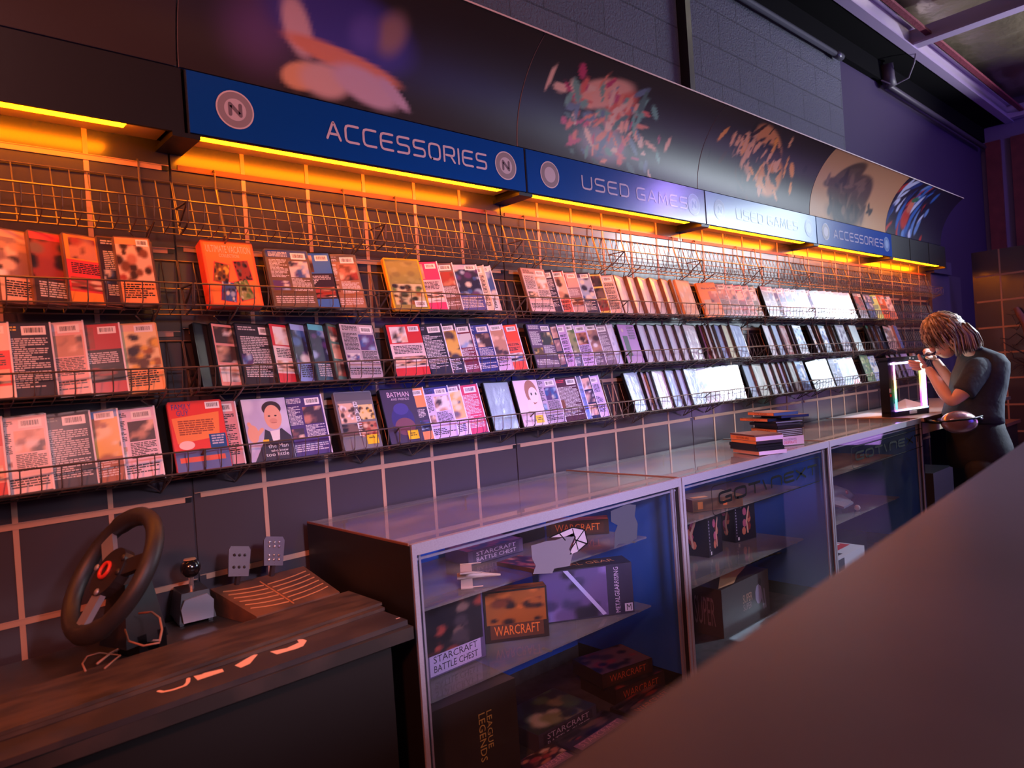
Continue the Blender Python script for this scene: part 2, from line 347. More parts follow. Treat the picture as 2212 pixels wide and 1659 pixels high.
for k in range(-1, 5):
    x0 = J0+k*W
    t = thing('header_box', HL[k+1], 'light box', (x0, 0, 0), 'header boxes along the wall')
    b = MB(); b.box(.004, W-.004, SY+.006, SY+.016, SZ0, SZ1); b.box(.004, W-.004, SY+.016, 0, SZ1-.012, SZ1); b.box(.004,.02,SY+.01,0,SZ0,SZ1); b.box(W-.02,W-.004,SY+.01,0,SZ0,SZ1)
    if k == 4:
        b.box(.38,.4,SY+.003,SY+.006,SZ0,SZ1); b.box(.8,.82,SY+.003,SY+.006,SZ0,SZ1)
    b.box(.0, .035, -.15, 0, SZ0-.012, SZ0); b.box(W-.035, W, -.15, 0, SZ0-.012, SZ0)
    b.build('box_shell', Mhead, t)
    b = MB(); b.box(.03, W-.03, SY+.018, -.001, SZ0+.02, SZ0+.026); b.build('soffit_panel', Msoff, t)
    b = MB(); b.box(.045, W-.045-(.09 if k == -1 else .05), SY+.02, SY+.062, SZ0+.006, SZ0+.019); b.build('light_strip', Mled, t)
    if 0 <= k <= 3:
        s = MB(); c = BLUE if k != 2 else rgb(120,165,215)  # third sign's glare is painted in as a paler blue
        s.box(.008, W-.004, SY, SY+.005, SZ0+.002, SZ1-.002, 0, c)
        txt, xr = [('ACCESSORIES', (.33,.84)), ('USED GAMES', (.26,.87)), ('USED GAMES', (.24,.80)), ('ACCESSORIES', (.2,.86))][k]
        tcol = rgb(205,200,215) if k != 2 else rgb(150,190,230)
        glyphs(s, txt, W*xr[0], W*xr[1], SZ0+.058, SZ0+.108, .0075, SY-.0012, tcol)
        logo(s, .13, SZ0+.085, .052, k == 2, SY-.001, k in (0,2)); logo(s, W-.1, SZ0+.085, .052, k >= 1, SY-.001, k in (0,1))
        s.build('sign_face', Msign, t)
    b = MB(); rr = random.Random(k)
    for q in range(5): x = rr.uniform(.05, W-.1); b.box(x, x+.04, SY+.02, SY+.035, SZ1, SZ1+.006)
    b.build('cover_clips', M_case, t)
# ------------------------------------------------------------------ curved picture canopies
Mpost = mat('poster_print', attr=True, rough=.40, bump=(6,.05,.01))
PR, PA = .431, R(55.2)
def mixc(a, b, t): return tuple(a[i]*(1-t)+b[i]*t for i in range(3))
def blobs_color(x, t, base, bl):
    c = base(x, t)
    for (bx, bt, rx, rz, rot, col, soft) in bl:
        dx = (x-bx); dz = (t-bt)*.42
        ca, sa = math.cos(R(rot)), math.sin(R(rot)); a = (dx*ca+dz*sa)/rx; q = (-dx*sa+dz*ca)/rz
        d = math.sqrt(a*a+q*q); w = max(0, min(1, (1+soft-d)/(2*soft)))
        if w > 0: c = mixc(c, col, w*w*(3-2*w))
    return c
def canopy(k, label, base, bl, ext=0., drop=0., name='picture_canopy'):
    t = thing(name, label, 'poster panel', (J0+k*W, 0, 0), 'curved picture canopies')
    b = MB(); nx, nt = 110, 44; vs = []; cs = []; fs = []
    for i in range(nx+1):
        for j in range(nt+1):
            a = PA*j/nt; x = W*i/nx
            vs.append((.003+x*(W-.006)/W, -.12-PR*(1-math.cos(a)), 2.235+PR*math.sin(a)-drop*i/nx*(j/nt))); cs.append(blobs_color(x, j/nt, base, bl))
    for i in range(nx):
        for j in range(nt):
            q = i*(nt+1)+j; fs.append((q, q+nt+1, q+nt+2, q+1))
    b.add(vs, fs, 0, cs); b.build('picture_sheet', Mpost, t, True)
    b = MB(); vs = []; fs = []
    for i in (0, 1):
        for j in range(nt+1):
            a = PA*j/nt
            for o in (.002, .008): vs.append((.003+i*(W-.006), -.12-(PR)*(1-math.cos(a))+o*math.cos(a), 2.235+PR*math.sin(a)+o*math.sin(a)-drop*i*(j/nt)))
    n1 = (nt+1)*2
    for j in range(nt):
        q = j*2; fs += [(q,q+2,n1+q+2,n1+q),(q+1,n1+q+1,n1+q+3,q+3),(q,q+1,q+3,q+2),(n1+q,n1+q+2,n1+q+3,n1+q+1)]
    b.add(vs, fs); b.build('backing_sheet', mat('poster_back', rgb(110,112,130), .5), t, True)
    a = PA; y = -.12-PR*(1-math.cos(a)); z = 2.235+PR*math.sin(a)
    b = MB(); b.add([(0,y-.004,z-.002),(W,y-.004,z-.002-drop),(W,y+.012,z+.004-drop),(0,y+.012,z+.004),(0,y-.004,z+.004),(W,y-.004,z+.004-drop),(W,y+.012,z+.010-drop),(0,y+.012,z+.010)],
        [(0,3,2,1),(4,5,6,7),(0,1,5,4),(1,2,6,5),(2,3,7,6),(3,0,4,7)]); b.build('edge_trim', mat('edge_trim', rgb(225,205,195), .4), t)
def pb(k, u, v, rx, rz, rot, col, soft=.12):
    p = at(u, v, 'y', -.12-.05); t_ = max(0., min(1., math.asin(max(-1,min(1,(p.z-2.235)/PR)))/PA)); p = at(u, v, 'y', -.12-PR*(1-math.cos(PA*t_)))
    t_ = max(-.2, min(1.2, math.asin(max(-1,min(1,(p.z-2.235)/PR)))/PA)); return (p.x-(J0+k*W), t_, rx, rz, rot, rgb(*col), soft)
DK = rgb(46,36,34)
def flat(c): return lambda x, t: c
canopy(-1, 'plain dark curved canopy sheet at the top left', flat(rgb(52,40,36)), [])
bl = [pb(0,560,60,.09,.10,0,(92,66,110),.9), pb(0,745,60,.25,.11,-6,(66,58,144),.25), pb(0,640,60,.04,.085,28,(206,176,180),.3), pb(0,850,70,.05,.06,-20,(150,120,120),.6),
      pb(0,745,135,.20,.030,-8,(214,140,104),.2), pb(0,650,165,.065,.04,14,(220,170,130),.2), pb(0,700,175,.08,.05,0,(210,180,176),.3), pb(0,790,190,.12,.05,-14,(200,178,200),.25), pb(0,850,205,.07,.02,-35,(196,176,204),.3),
      pb(0,790,70,.05,.05,30,(92,80,170),.6)]
canopy(0, 'large curved canopy with a violet and cream abstract picture on black', flat(DK), bl)
rr = random.Random(8); pal = [(232,140,110),(226,110,96),(120,170,150),(236,196,170),(200,70,110),(110,130,150),(240,170,140),(90,120,110)]
bl = [pb(1,1330,190,.17,.06,15,(236,176,150),.2), pb(1,1330,250,.13,.07,50,(222,104,80),.2), pb(1,1300,310,.14,.08,0,(150,140,150),.5)]
for q in range(150):
    u, v = rr.gauss(1320,62), rr.gauss(268,58)
    if 1205 < u < 1450 and 150 < v-.28*(u-1318) < 360: bl.append(pb(1,u,v,rr.uniform(.012,.05),rr.uniform(.005,.018),rr.uniform(0,180),rr.choice(pal),.25))
canopy(1, 'curved canopy with a coral, teal and pink swirling picture', flat(DK), bl)
bl = [pb(2,1690,300,.19,.06,-18,(222,140,84),.15), pb(2,1660,385,.13,.10,10,(226,130,40),.15), pb(2,1635,300,.08,.05,50,(214,150,110),.15), pb(2,1645,330,.13,.05,20,(26,20,20),.15), pb(2,1612,350,.05,.07,20,(216,146,106),.15), pb(2,1600,400,.05,.08,0,(30,22,20),.2)]; pal = [(30,22,20),(30,22,20),(232,160,110),(240,150,60),(60,30,20)]
rr = random.Random(3)
for q in range(90):
    u, v = rr.gauss(1645,32), rr.gauss(340,45)
    bl.append(pb(2,u,v,rr.uniform(.02,.07),rr.uniform(.006,.022),rr.uniform(40,150),rr.choice(pal),.18))
canopy(2, 'curved canopy with an orange and black ragged picture', flat(DK), bl)
bl = [pb(3,1838,425,.27,.15,12,(92,70,54),.10), pb(3,1835,385,.20,.10,32,(88,68,52),.12), pb(3,1862,366,.13,.025,18,(98,76,58),.15), pb(3,1825,462,.26,.09,0,(48,38,32),.4)]
rr = random.Random(9)
for q in range(40):
    bl.append(pb(3,rr.uniform(1790,1880),rr.uniform(380,475),rr.uniform(.03,.09),rr.uniform(.01,.03),rr.uniform(0,180),rr.choice([(60,48,40),(122,92,70),(84,62,48)]),.3))
canopy(3, 'curved canopy with a dark rocky mountain on a tan sky', lambda x, t: mixc(rgb(204,158,104), rgb(190,140,96), t), bl)
pal = [(60,110,180),(40,60,120),(200,210,230),(190,50,40),(30,26,50),(110,150,200)]; bl = []
rr = random.Random(12)
for q in range(60): bl.append((rr.uniform(.0,.75), rr.uniform(0,1), rr.uniform(.03,.12), rr.uniform(.01,.03), rr.uniform(30,80), rgb(*rr.choice(pal)), .25))
bl += [(.34,.35,.09,.07,70,rgb(200,60,44),.25), (.36,.55,.05,.05,0,rgb(214,120,90),.2), (.38,.68,.06,.02,10,rgb(60,120,80),.2)]
canopy(4, 'last curved canopy with blue streaks and a red shape', flat(rgb(40,32,50)), bl)
# ------------------------------------------------------------------ wire baskets
LR = [1.880, 1.663, 1.443, 1.225]; SL = [2.004, 1.776, 1.548, 1.320]; BW = .606; B0 = .047; RN = ['top', 'upper', 'middle', 'lower']
def bx0(k): return B0+.6096*k
def basket(row, k, base=None):
    L = LR[row]; P = {'bt': (-.006, .078), 'bb': (-.052, -.075), 'fb': (-.115, -.058), 'ft': (-.12, 0)}
    lab = 'empty black wire basket, ' if row == 0 else 'black wire basket holding disc cases, '
    if row and k in (10,) : lab = 'empty black wire basket, '
    lab += '%s from left in %s row' % (ORD[k], RN[row])
    if base:
        t = base.copy(); COL.objects.link(t); t['label'] = lab
        for ch in list(base.children):
            c = ch.copy(); COL.objects.link(c); c.parent = t
    else:
        t = thing('wire_basket', lab, 'basket', None, 'black wire baskets on the wall panels')
        b = MB(); n = 15
        for i in range(n+1):
            x = BW*i/n
            b.tube([(x, *P['bt']), (x, *P['bb']), (x, P['fb'][0]+.012, P['fb'][1]-.004), (x, P['fb'][0]-.001, P['fb'][1]+.012), (x, *P['ft'])], .0015, 4)
        for y, z, r in ((-.006,.078,.0021), (-.0305,-.002,.0018), (-.052,-.075,.0021), (-.117,-.056,.0024), (-.12,0,.0024), (-.084,-.066,.0018)):
            b.tube([(0,y,z),(BW,y,z)], r, 5)
        for x in (0, BW): b.tube([(x,-.12,0),(x,-.0305,-.0)], .002, 5); b.tube([(x,-.12,0),(x,-.045,-.05)], .0018, 4)
        b.build('wire_grid', M_wire, t)
        s = SL[row]-L
        for hx in (.115, .525):
            h = MB(); h.tube([(hx,-.001,s),(hx,-.008,s+.004),(hx,-.013,s-.006),(hx,-.014,.07),(hx,-.057,-.07),(hx,-.02,-.105),(hx,-.006,-.108)], .0026, 6)
            h.tube([(hx,-.114,-.06),(hx,-.085,-.075),(hx,-.008,-.108)], .0026, 6); h.tube([(hx-.045,-.055,-.078),(hx,-.006,-.109)], .002, 5)
            h.build('hook_bracket', M_wire, t)
    t.location = (bx0(k), 0, L); return t
for row in range(4):
    base = basket(row, 0)
    for k in range(1, 11): basket(row, k, base)
# ------------------------------------------------------------------ disc cases
Msleeve = mat('clear_sleeve', attr=True, rough=.2, coat=.5, bump=(16,.5,.012,5))
def photo(b, rng, x0, z0, x1, z1, y, pal, n=7, M=None):
    if n >= 8: n = max(n, 14)
    bl = [(rng.uniform(-.1,1.1), rng.uniform(-.1,1.1), rng.uniform(.10,.32)*(1 if n < 14 else .62), rng.choice(pal)) for _ in range(12 if n < 14 else 30)]
    if n >= 14: n = 22
    vs = []; cs = []; fs = []; bg = rng.choice(pal)
    for i in range(n+1):
        for j in range(n+1):
            u, v = i/n, j/n; c = bg
            for bx, bz, r, q in bl:
                d = math.hypot(u-bx, v-bz)/r
                if d < 1: c = mixc(c, q, min(1, (1-d)*2.2))
            vs.append((x0+(x1-x0)*u, y, z0+(z1-z0)*v)); cs.append(c)
    for i in range(n):
        for j in range(n): q = i*(n+1)+j; fs.append((q, q+n+1, q+n+2, q+1))
    b.add(vs, fs, 0, cs, M)
def lines(b, rng, x0, z0, x1, z1, y, c, pitch=.0042, M=None, fill=.55):
    z = z1
    while z-pitch > z0:
        x = x0; xe = x1 if rng.random() > .25 else x0+(x1-x0)*rng.uniform(.5,1)
        while x < xe-.003:
            l = rng.uniform(.004,.016); b.rect(x, z-pitch*fill, min(x+l, xe), z, y, c, M=M); x += l+.0018
        z -= pitch
def barcode(b, rng, x0, z0, w, h, y, M=None):
    b.rect(x0, z0, x0+w, z0+h, y, rgb(236,230,226), M=M); x = x0+.12*w
    while x < x0+w*.85: l = rng.uniform(.0004,.0016); b.rect(x, z0+h*.25, x+l, z0+h*.82, y-.0002, rgb(40,34,36), M=M); x += l+rng.uniform(.0005,.0016)
PP = {'warm': [(190,120,90),(120,70,50),(220,180,150),(60,36,34),(160,60,50)], 'dark': [(30,26,34),(60,50,56),(120,90,80),(20,16,24),(150,60,50)],
      'cool': [(60,90,150),(150,170,200),(40,44,70),(210,200,190),(90,60,110)], 'skin': [(224,180,150),(190,140,110),(70,50,46),(230,220,214),(150,110,100)],
      'green': [(90,120,60),(150,150,90),(60,70,50),(200,190,150),(40,40,30)], 'gold': [(220,170,60),(150,90,40),(90,60,40),(230,200,140),(40,30,40)]}
PP['fire'] = [(150,80,30),(60,30,24),(190,100,40),(40,24,24),(110,50,30)]
PP = {k: [rgb(*c) for c in v] for k, v in PP.items()}
def cover(b, rng, w, h, st, bg, c2, pal='skin', M=None, dy=0.):
    e = .004; y = -.0006+dy; bg = rgb(*bg); c2 = rgb(*c2); P = PP[pal]; lum = sum(bg)
    tc = rgb(40,34,38) if lum > .8 else rgb(210,200,200)
    b.rect(e, e, w-e, h-e, y, bg, M=M); y2 = y-.0003; y3 = y-.0006
    if st == 'back':            # bands, stills, a block of text and a barcode
        b.rect(e, h*.86, w-e, h-e, y2, c2, M=M); barcode(b, rng, w*.58, h*.83, w*.34, h*.11, y3, M)
        lines(b, rng, w*.08, h*.86, w*.5, h*.95, y3, tc, M=M)
        photo(b, rng, w*.5, h*.52, w*.94, h*.8, y2, P, M=M); lines(b, rng, w*.07, h*.5, w*.46, h*.82, y2, tc, M=M)
        photo(b, rng, w*.07, h*.30, w*.44, h*.46, y2, P, M=M); lines(b, rng, w*.5, h*.26, w*.94, h*.5, y2, tc, M=M)
        lines(b, rng, w*.07, h*.06, w*.94, h*.2, y2, tc, .006, M)
    elif st == 'text':
        barcode(b, rng, w*.55, h*.82, w*.36, h*.12, y3, M); lines(b, rng, w*.08, h*.84, w*.48, h*.94, y2, c2, .007, M); lines(b, rng, w*.1, h*.1, w*.92, h*.78, y2, tc, .0052, M)
        photo(b, rng, w*.06, h*.3, w*.3, h*.5, y3, P, 5, M)
    elif st == 'photo':
        photo(b, rng, e, h*.34, w-e, h*.88, y2, P, 10, M); b.rect(e, h*.88, w-e, h-e, y2, c2, M=M); lines(b, rng, w*.1, h*.06, w*.9, h*.3, y2, tc, .006, M); barcode(b, rng, w*.6, h*.86, w*.32, h*.1, y3, M)
    elif st == 'bands':
        b.rect(e, h*.62, w-e, h-e, y2, c2, M=M); photo(b, rng, w*.1, h*.64, w*.55, h*.94, y3, P, 6, M); barcode(b, rng, w*.62, h*.84, w*.3, h*.1, y3, M)
        lines(b, rng, w*.1, h*.4, w*.9, h*.58, y2, tc, .005, M); photo(b, rng, w*.06, h*.2, w*.94, h*.38, y2, P, 8, M); b.rect(e, e, w-e, h*.17, y2, c2, M=M)
    elif st == 'collage':
        for q in range(6):
            x = w*(.06+.46*(q % 2)); z = h*(.08+.3*(q//2)); photo(b, rng, x, z, x+w*.42, z+h*.26, y2, P, 5, M)
    elif st == 'plain':
        if rng.random() < .6: photo(b, rng, w*.1, h*.1, w*.9, h*.9, y2, [bg, mixc(bg, c2, .35), mixc(bg, c2, .15), mixc(bg, (1,1,1), .3)], 8, M)
WD, HD = .135, .19
def u2x(row, u):
    L = LR[row]; lo, hi = -.6, 9.
    for _ in range(40):
        mid = (lo+hi)/2
        if pj((mid, -.05, L+.122))[0] < u: lo = mid
        else: hi = mid
    return lo
counts = {}
def case_poly(w, h, r=.004): return [(r,0),(w-r,0),(w,r),(w,h-r),(w-r,h),(r,h),(0,h-r),(0,r)]
def place(row, entries):
    """entries: (u, kind, desc, style, bg, c2, palette, options)"""
    xs = [u2x(row, e[0]) for e in entries]; L = LR[row]; bc = {}
    for i, e in enumerate(entries):
        u, kind, desc, st, bg, c2, pal = e[:7]; op = e[7] if len(e) > 7 else {}
        w = op.get('w', WD); h = op.get('h', HD); t = op.get('t', .0135); x = xs[i]
        s = None
        if kind == 'L' and i+1 < len(entries) and entries[i+1][1] == 'L': s = xs[i+1]-x
        if kind == 'L' and s is None and i and entries[i-1][1] == 'L': s = x-xs[i-1]
        if kind == 'R' and i and entries[i-1][1] == 'R': s = x-xs[i-1]
        if kind == 'R' and s is None and i+1 < len(entries) and entries[i+1][1] == 'R': s = xs[i+1]-x
        if s is None or s > w*1.02: s = None
        th = 0
        if s:
            sn = t*1.12/s
            if sn > .40: t = max(.005, .40*s/1.12); sn = min(.40, t*1.12/s)
            th = math.asin(sn)
        th = op.get('th', math.degrees(th))
        y0 = op.get('y', -.104)
        F = Tm(x, y0, L-.056) @ Rx(-16.7) @ Ry(op.get('roll', 0))
        M = F @ Rz(th) if kind == 'L' else F @ Rz(-th) @ Tm(-w, 0, 0)
        xc = (M @ Vector((w/2,0,0))).x; kb = max(0, min(10, int((xc-B0)/.6096))); bc[kb] = bc.get(kb, 0)+1
        lab = '%s, %s from left in %s basket of %s row' % (desc, ORD[bc[kb]-1], ORD[kb], RN[row])
        rng = random.Random(row*1000+i)
        body = op.get('body', M_case); slv = st == 'plain'
        root = thing('disc_case', lab, 'disc case', M, 'disc cases in the %s basket row' % RN[row])
        b = MB(); b.prism(case_poly(w, h), 0, t, 0, op.get('bc')); 
        if op.get('bc'): body = M_print
        b.build('case_shell', body, root)
        b = MB()
        if st == 'custom': op['f'](b, rng, w, h)
        else: cover(b, rng, w, h, st, bg, c2, pal)
        if not op.get('bc') and op.get('edge', kind == 'R'):
            b.add([(w+.0004,-.0004,.002),(w+.0004,t,.002),(w+.0004,t,h-.002),(w+.0004,-.0004,h-.002)],[(0,1,2,3)],0,rgb(225,220,228)); b.rect(w-.004,.002,w,h-.002,-.0012,rgb(225,220,228))
        b.build('cover_sheet', Msleeve if slv else M_print, root)
        if op.get('st'):
            b = MB(); sx, sz = op['st']; b.box(sx, sx+.042, -.0022, -.0014, sz, sz+.03, 0, rgb(236,190,20)); lines(b, rng, sx+.008, sz+.008, sx+.034, sz+.022, -.0024, rgb(120,90,10), .007)
            o = b.build('price_sticker', M_print, root); o['label'] = 'yellow square price sticker'
def f_vac(b, rng, w, h):
    o = rgb(236,110,50); b.rect(.002,.002,w-.002,h-.002,-.0006,o); b.rect(.008,.008,w-.008,h-.008,-.0008,rgb(238,130,60))
    text(b, 'ULTIMATE VACATION', .012, h-.038, w-.01, h-.016, -.0012, rgb(232,190,170)); text(b, 'COLLECTION', .045, h-.052, w-.045, h-.042, -.0012, rgb(232,190,170))
    for x, z, a, p in ((.018,.075,12,'gold'),(.088,.078,-6,'dark'),(.03,.018,10,'cool'),(.086,.016,-14,'green')):
        M = Tm(x, -.0012, z) @ Ry(a); b.rect(-.002,-.002,.042,.06,0,rgb(230,60,70),M=M); photo(b, rng, 0,0,.04,.058,-.0003,PP[p],9,M)
def f_family(b, rng, w, h):
    b.rect(.002,.002,w-.002,h-.002,-.0006,rgb(222,50,36)); b.rect(.002,.002,w-.002,h*.3,-.0008,rgb(90,96,150))
    b.add([(.012,-.001,h*.4),(w-.02,-.001,h*.46),(w-.012,-.001,h*.82),(.006,-.001,h*.76)],[(0,1,2,3)],0,rgb(236,130,60)); lines(b, rng, .02,h*.48,w-.03,h*.72,-.0013,rgb(150,60,30),.006)
    text(b, 'FAMILY', .01,h*.88,w*.42,h*.96,-.0014,rgb(24,60,130)); text(b, 'GUY', w*.14,h*.79,w*.36,h*.87,-.0014,rgb(24,60,130)); barcode(b, rng, w*.68,h*.87,w*.27,h*.1,-.001)
    b.disc(w*.24,h*.37,.02,-.0014,rgb(240,200,190),rz=.012); b.rect(w*.66,h*.28,w*.97,h*.5,-.0012,rgb(20,70,130)); lines(b, rng, w*.7,h*.31,w*.94,h*.48,-.0015,rgb(190,180,200),.007); b.rect(w*.08,h*.13,w*.9,h*.2,-.0012,rgb(220,90,60))
def f_man(b, rng, w, h):
    photo(b, rng, .003,.003,w-.003,h-.003,-.0006,[rgb(196,190,214),rgb(186,176,206),rgb(206,200,220)],8)
    b.add([(w*.1,-.001,.003),(w-.004,-.001,.003),(w-.004,-.001,h*.36),(w*.78,-.001,h*.5),(w*.6,-.001,h*.42),(w*.42,-.001,h*.5),(w*.34,-.001,h*.3)],[tuple(range(7))],0,rgb(58,52,60))
    b.add([(w*.55,-.0013,h*.3),(w*.7,-.0013,h*.32),(w*.74,-.0013,h*.48),(w*.52,-.0013,h*.46)],[(0,1,2,3)],0,rgb(230,220,220))
    b.disc(w*.64,h*.68,.026,-.0014,rgb(226,164,136),rz=.037); b.disc(w*.64,h*.82,.029,-.0012,rgb(60,44,44),rz=.022); b.disc(w*.635,h*.62,.012,-.0016,rgb(216,150,124),rz=.008)
    for x in (.56,.7): b.disc(w*x,h*.70,.004,-.0017,rgb(50,36,36),rz=.0022,n=10)
    b.rect(w*.58,h*.585,w*.70,h*.592,-.0018,rgb(150,70,66)); b.disc(w*.16,h*.44,.016,-.0012,rgb(226,164,136),rz=.026); b.strokes([[(w*.18,h*.45),(w*.1,h*.6)],[(w*.24,h*.42),(w*.36,h*.5)]],.011,-.0014,rgb(226,164,136))
    text(b,'the Man',w*.42,h*.20,w*.86,h*.26,-.0016,WHITE); text(b,'who knew',w*.46,h*.14,w*.84,h*.18,-.0016,WHITE); text(b,'too little',w*.34,h*.075,w*.84,h*.13,-.0016,WHITE); b.rect(w*.33,h*.28,w*.46,h*.34,-.0016,rgb(236,190,20))
def f_babel(b, rng, w, h):
    b.rect(.003,.003,w-.003,h-.003,-.0006,rgb(120,112,112)); b.rect(.003,h*.84,w-.003,h-.003,-.0008,rgb(96,92,98)); photo(b, rng, w*.05,h*.46,w*.46,h*.8,-.001,PP['skin'],9); photo(b, rng, w*.56,h*.5,w*.96,h*.76,-.001,PP['gold'],8)
    photo(b, rng, w*.05,h*.26,w*.46,h*.44,-.001,PP['dark'],7); photo(b, rng, w*.5,h*.2,w*.96,h*.46,-.001,PP['warm'],8)
    for i, ch in enumerate('BABEL'): text(b, ch, w*.45,h*(.82-.125*i)-.018,w*.57,h*(.82-.125*i),-.0015,rgb(224,220,220))
def f_bat(b, rng, w, h):
    b.rect(.003,.003,w-.003,h-.003,-.0006,rgb(66,52,82)); text(b,'BATMAN',w*.2,h*.84,w*.82,h*.93,-.001,rgb(230,200,220)); text(b,'AND FRIENDS',w*.28,h*.78,w*.8,h*.82,-.001,rgb(230,200,220))
    b.disc(w*.5,h*.42,.045,-.001,rgb(58,48,116),rz=.05); b.disc(w*.52,h*.3,.04,-.0012,rgb(120,70,90),rz=.03); b.disc(w*.5,h*.62,.03,-.0012,rgb(74,62,140),rz=.02)
def f_girl(b, rng, w, h):
    b.rect(.003,.003,w-.003,h-.003,-.0006,rgb(226,196,214)); b.disc(w*.64,h*.72,.034,-.0009,rgb(160,96,84),rz=.05); b.disc(w*.7,h*.66,.026,-.0012,rgb(236,206,206),rz=.032)
    for x in (.62,.8): b.disc(w*x,h*.68,.0045,-.0015,rgb(60,40,50),rz=.006,n=12)
    b.disc(w*.5,h*.42,.02,-.0013,rgb(232,200,196),rz=.028); text(b,'GUNSLINGER',w*.1,h*.1,w*.55,h*.15,-.001,rgb(60,44,60))
def f_stand(b, rng, w, h):
    b.rect(.003,.003,w-.003,h-.003,-.0006,rgb(166,96,170)); b.rect(w*.15,h*.2,w*.42,h*.7,-.0009,rgb(30,24,34)); b.disc(w*.22,h*.84,.009,-.0009,rgb(190,150,150)); b.rect(w*.18,h*.05,w*.26,h*.2,-.0009,rgb(30,24,34)); lines(b, rng, w*.5,h*.6,w*.9,h*.94,-.0009,rgb(60,30,60),.008)
def f_yellow(b, rng, w, h):
    b.rect(.006,.006,w-.006,h-.006,-.0006,rgb(150,136,70)); photo(b, rng, .012,.1,w-.012,h-.014,-.0009,[rgb(150,140,70),rgb(130,120,66),rgb(160,150,84)],8); photo(b, rng, .012,.02,w-.012,.095,-.0009,PP['green']+PP['gold'],10); barcode(b, rng, w*.6,.012,.045,.022,-.0012)
def f_orange(b, rng, w, h):
    b.rect(.004,.004,w-.004,h-.004,-.0006,rgb(226,140,50)); b.rect(.02,.012,w-.03,h*.5,-.0009,rgb(206,176,140)); text(b,'Meet the Family',w*.2,h*.78,w*.95,h*.86,-.001,rgb(60,60,90)); photo(b, rng, w*.5,h*.4,w*.96,h*.74,-.001,PP['warm'],7)
BX = {'bc': rgb(236,80,40)}
A = [(-18,'L','peach case with people and sky','photo',(226,180,150),(214,160,130),'skin',{'bc':rgb(120,80,60)}),
 (56,'L','grey case with pink-red top band','photo',(60,48,48),(220,70,70),'dark',{'bc':rgb(120,80,60)}),
 (131,'L','orange case with red lower half','bands',(220,60,60),(236,140,50),'warm',{'bc':rgb(120,80,60)}),
 (207,'L','dark case with small white text','text',(50,40,60),(200,190,190),'cool',{'bc':rgb(110,76,60),'th':3,'y':-.090}),
 (322,'R','orange-peach case with barcode','photo',(236,150,90),(236,150,90),'warm',{'y':-.108,'th':2,'w':.088,'edge':False,'bc':rgb(110,76,60)}),
 (431,'L','thick red boxed set with tilted pictures','custom',0,0,0,{'f':f_vac,'w':.146,'h':.2,'t':.036,'th':0,'y':-.107,**BX}),
 (663,'R','brown case with blue seated figure','back',(110,84,66),(60,80,130),'cool',{'bc':rgb(100,90,74),'edge':False,'th':3}),
 (711,'R','dark case with blue top, red arc','bands',(50,30,46),(60,110,180),'warm',{'edge':False,'th':8}),
 (767,'R','sandy brown case with red label','back',(160,110,80),(120,96,76),'warm',{'bc':rgb(130,110,90),'edge':False,'th':8}),
 (903,'R','olive case in bright yellow shell','custom',0,0,0,{'f':f_yellow,'bc':rgb(240,180,20),'w':.14,'th':3}),
 (943,'R','pale case with magenta block','bands',(230,190,190),(226,60,110),'skin'),(976,'R','brown case with reddish stills','back',(130,96,90),(120,90,84),'warm'),
 (1028,'R','blue case with orange ghostly figure','photo',(90,90,150),(200,190,200),'cool'),(1044,'R','peach case with small black still','text',(230,200,180),(200,80,60),'dark'),(1058,'R','pale blue and white case','photo',(200,206,214),(230,220,220),'cool'),
 (1175,'R','pink case, group photo, blue band','back',(226,190,186),(200,150,140),'skin',{'edge':False,'bc':rgb(120,90,80)}),(1192,'R','dark navy case with barcode','text',(60,50,66),(200,180,180),'cool'),
 (1215,'R','coral red case with round emblem','photo',(220,110,90),(220,100,90),'skin'),(1243,'R','grey case with red stripe','bands',(150,120,124),(200,160,150),'warm'),(1272,'R','dark blue case with couple','photo',(60,56,80),(90,70,100),'cool'),
 (1296,'R','yellow case with dark portraits','collage',(220,190,90),(220,190,90),'dark'),(1322,'R','faded pink case with grey lines','text',(220,180,160),(200,60,60),'warm')]
for u in (1325,1352,1375,1401,1426,1448): A.append((u,'L','pale sleeved case with brown spine','plain',(218,214,214),(170,170,180),'cool',{'bc':rgb(104,60,36),'t':.017}))
A.append((1457,'L','thick peach sleeved case','plain',(230,200,170),(190,190,200),'cool',{'bc':rgb(200,140,90),'t':.02,'th':4}))
A.append((1542,'R','orange boxed case with blue lettering','custom',0,0,0,{'f':f_orange,'bc':rgb(232,140,50),'w':.14}))
for u, d, c, c2 in ((1563,'beige case','190 160 140','170 130 110'),(1582,'tan case with framed photo','210 170 160','190 140 130'),(1599,'red patterned case','200 100 96','190 80 80'),(1614,'peach case','220 160 140','210 140 120'),(1627,'green and peach case','180 170 140','150 160 120'),
 (1665,'lilac-grey case with red top','180 172 190','200 120 130'),(1675,'blue-grey case','150 160 180','110 120 150'),(1689,'grey-pink case','170 150 165','190 130 140'),(1704,'grey case with red foot','160 150 165','180 90 110'),(1717,'slate case','140 140 158','120 120 140'),(1738,'lilac case','190 180 200','160 150 190'),(1746,'grey case with bright edge','190 188 200','150 150 170'),(1765,'plain grey sleeved case','150 146 152','130 130 136')):
    A.append((u,'R',d,'back' if u < 1700 else 'photo',tuple(map(int,c.split())),tuple(map(int,c2.split())),'cool' if u > 1630 else 'skin'))
for u in (1784,1796,1810,1819,1833): A.append((u,'R','glaring silver-white sleeved case','plain',(226,228,232),(150,160,180),'cool',{'bc':rgb(200,200,206)}))  # glare on these sleeves is put into their near-white base colour
A.append((1857,'R','dark silver case with white foot','photo',(170,170,180),(130,130,140),'dark'))
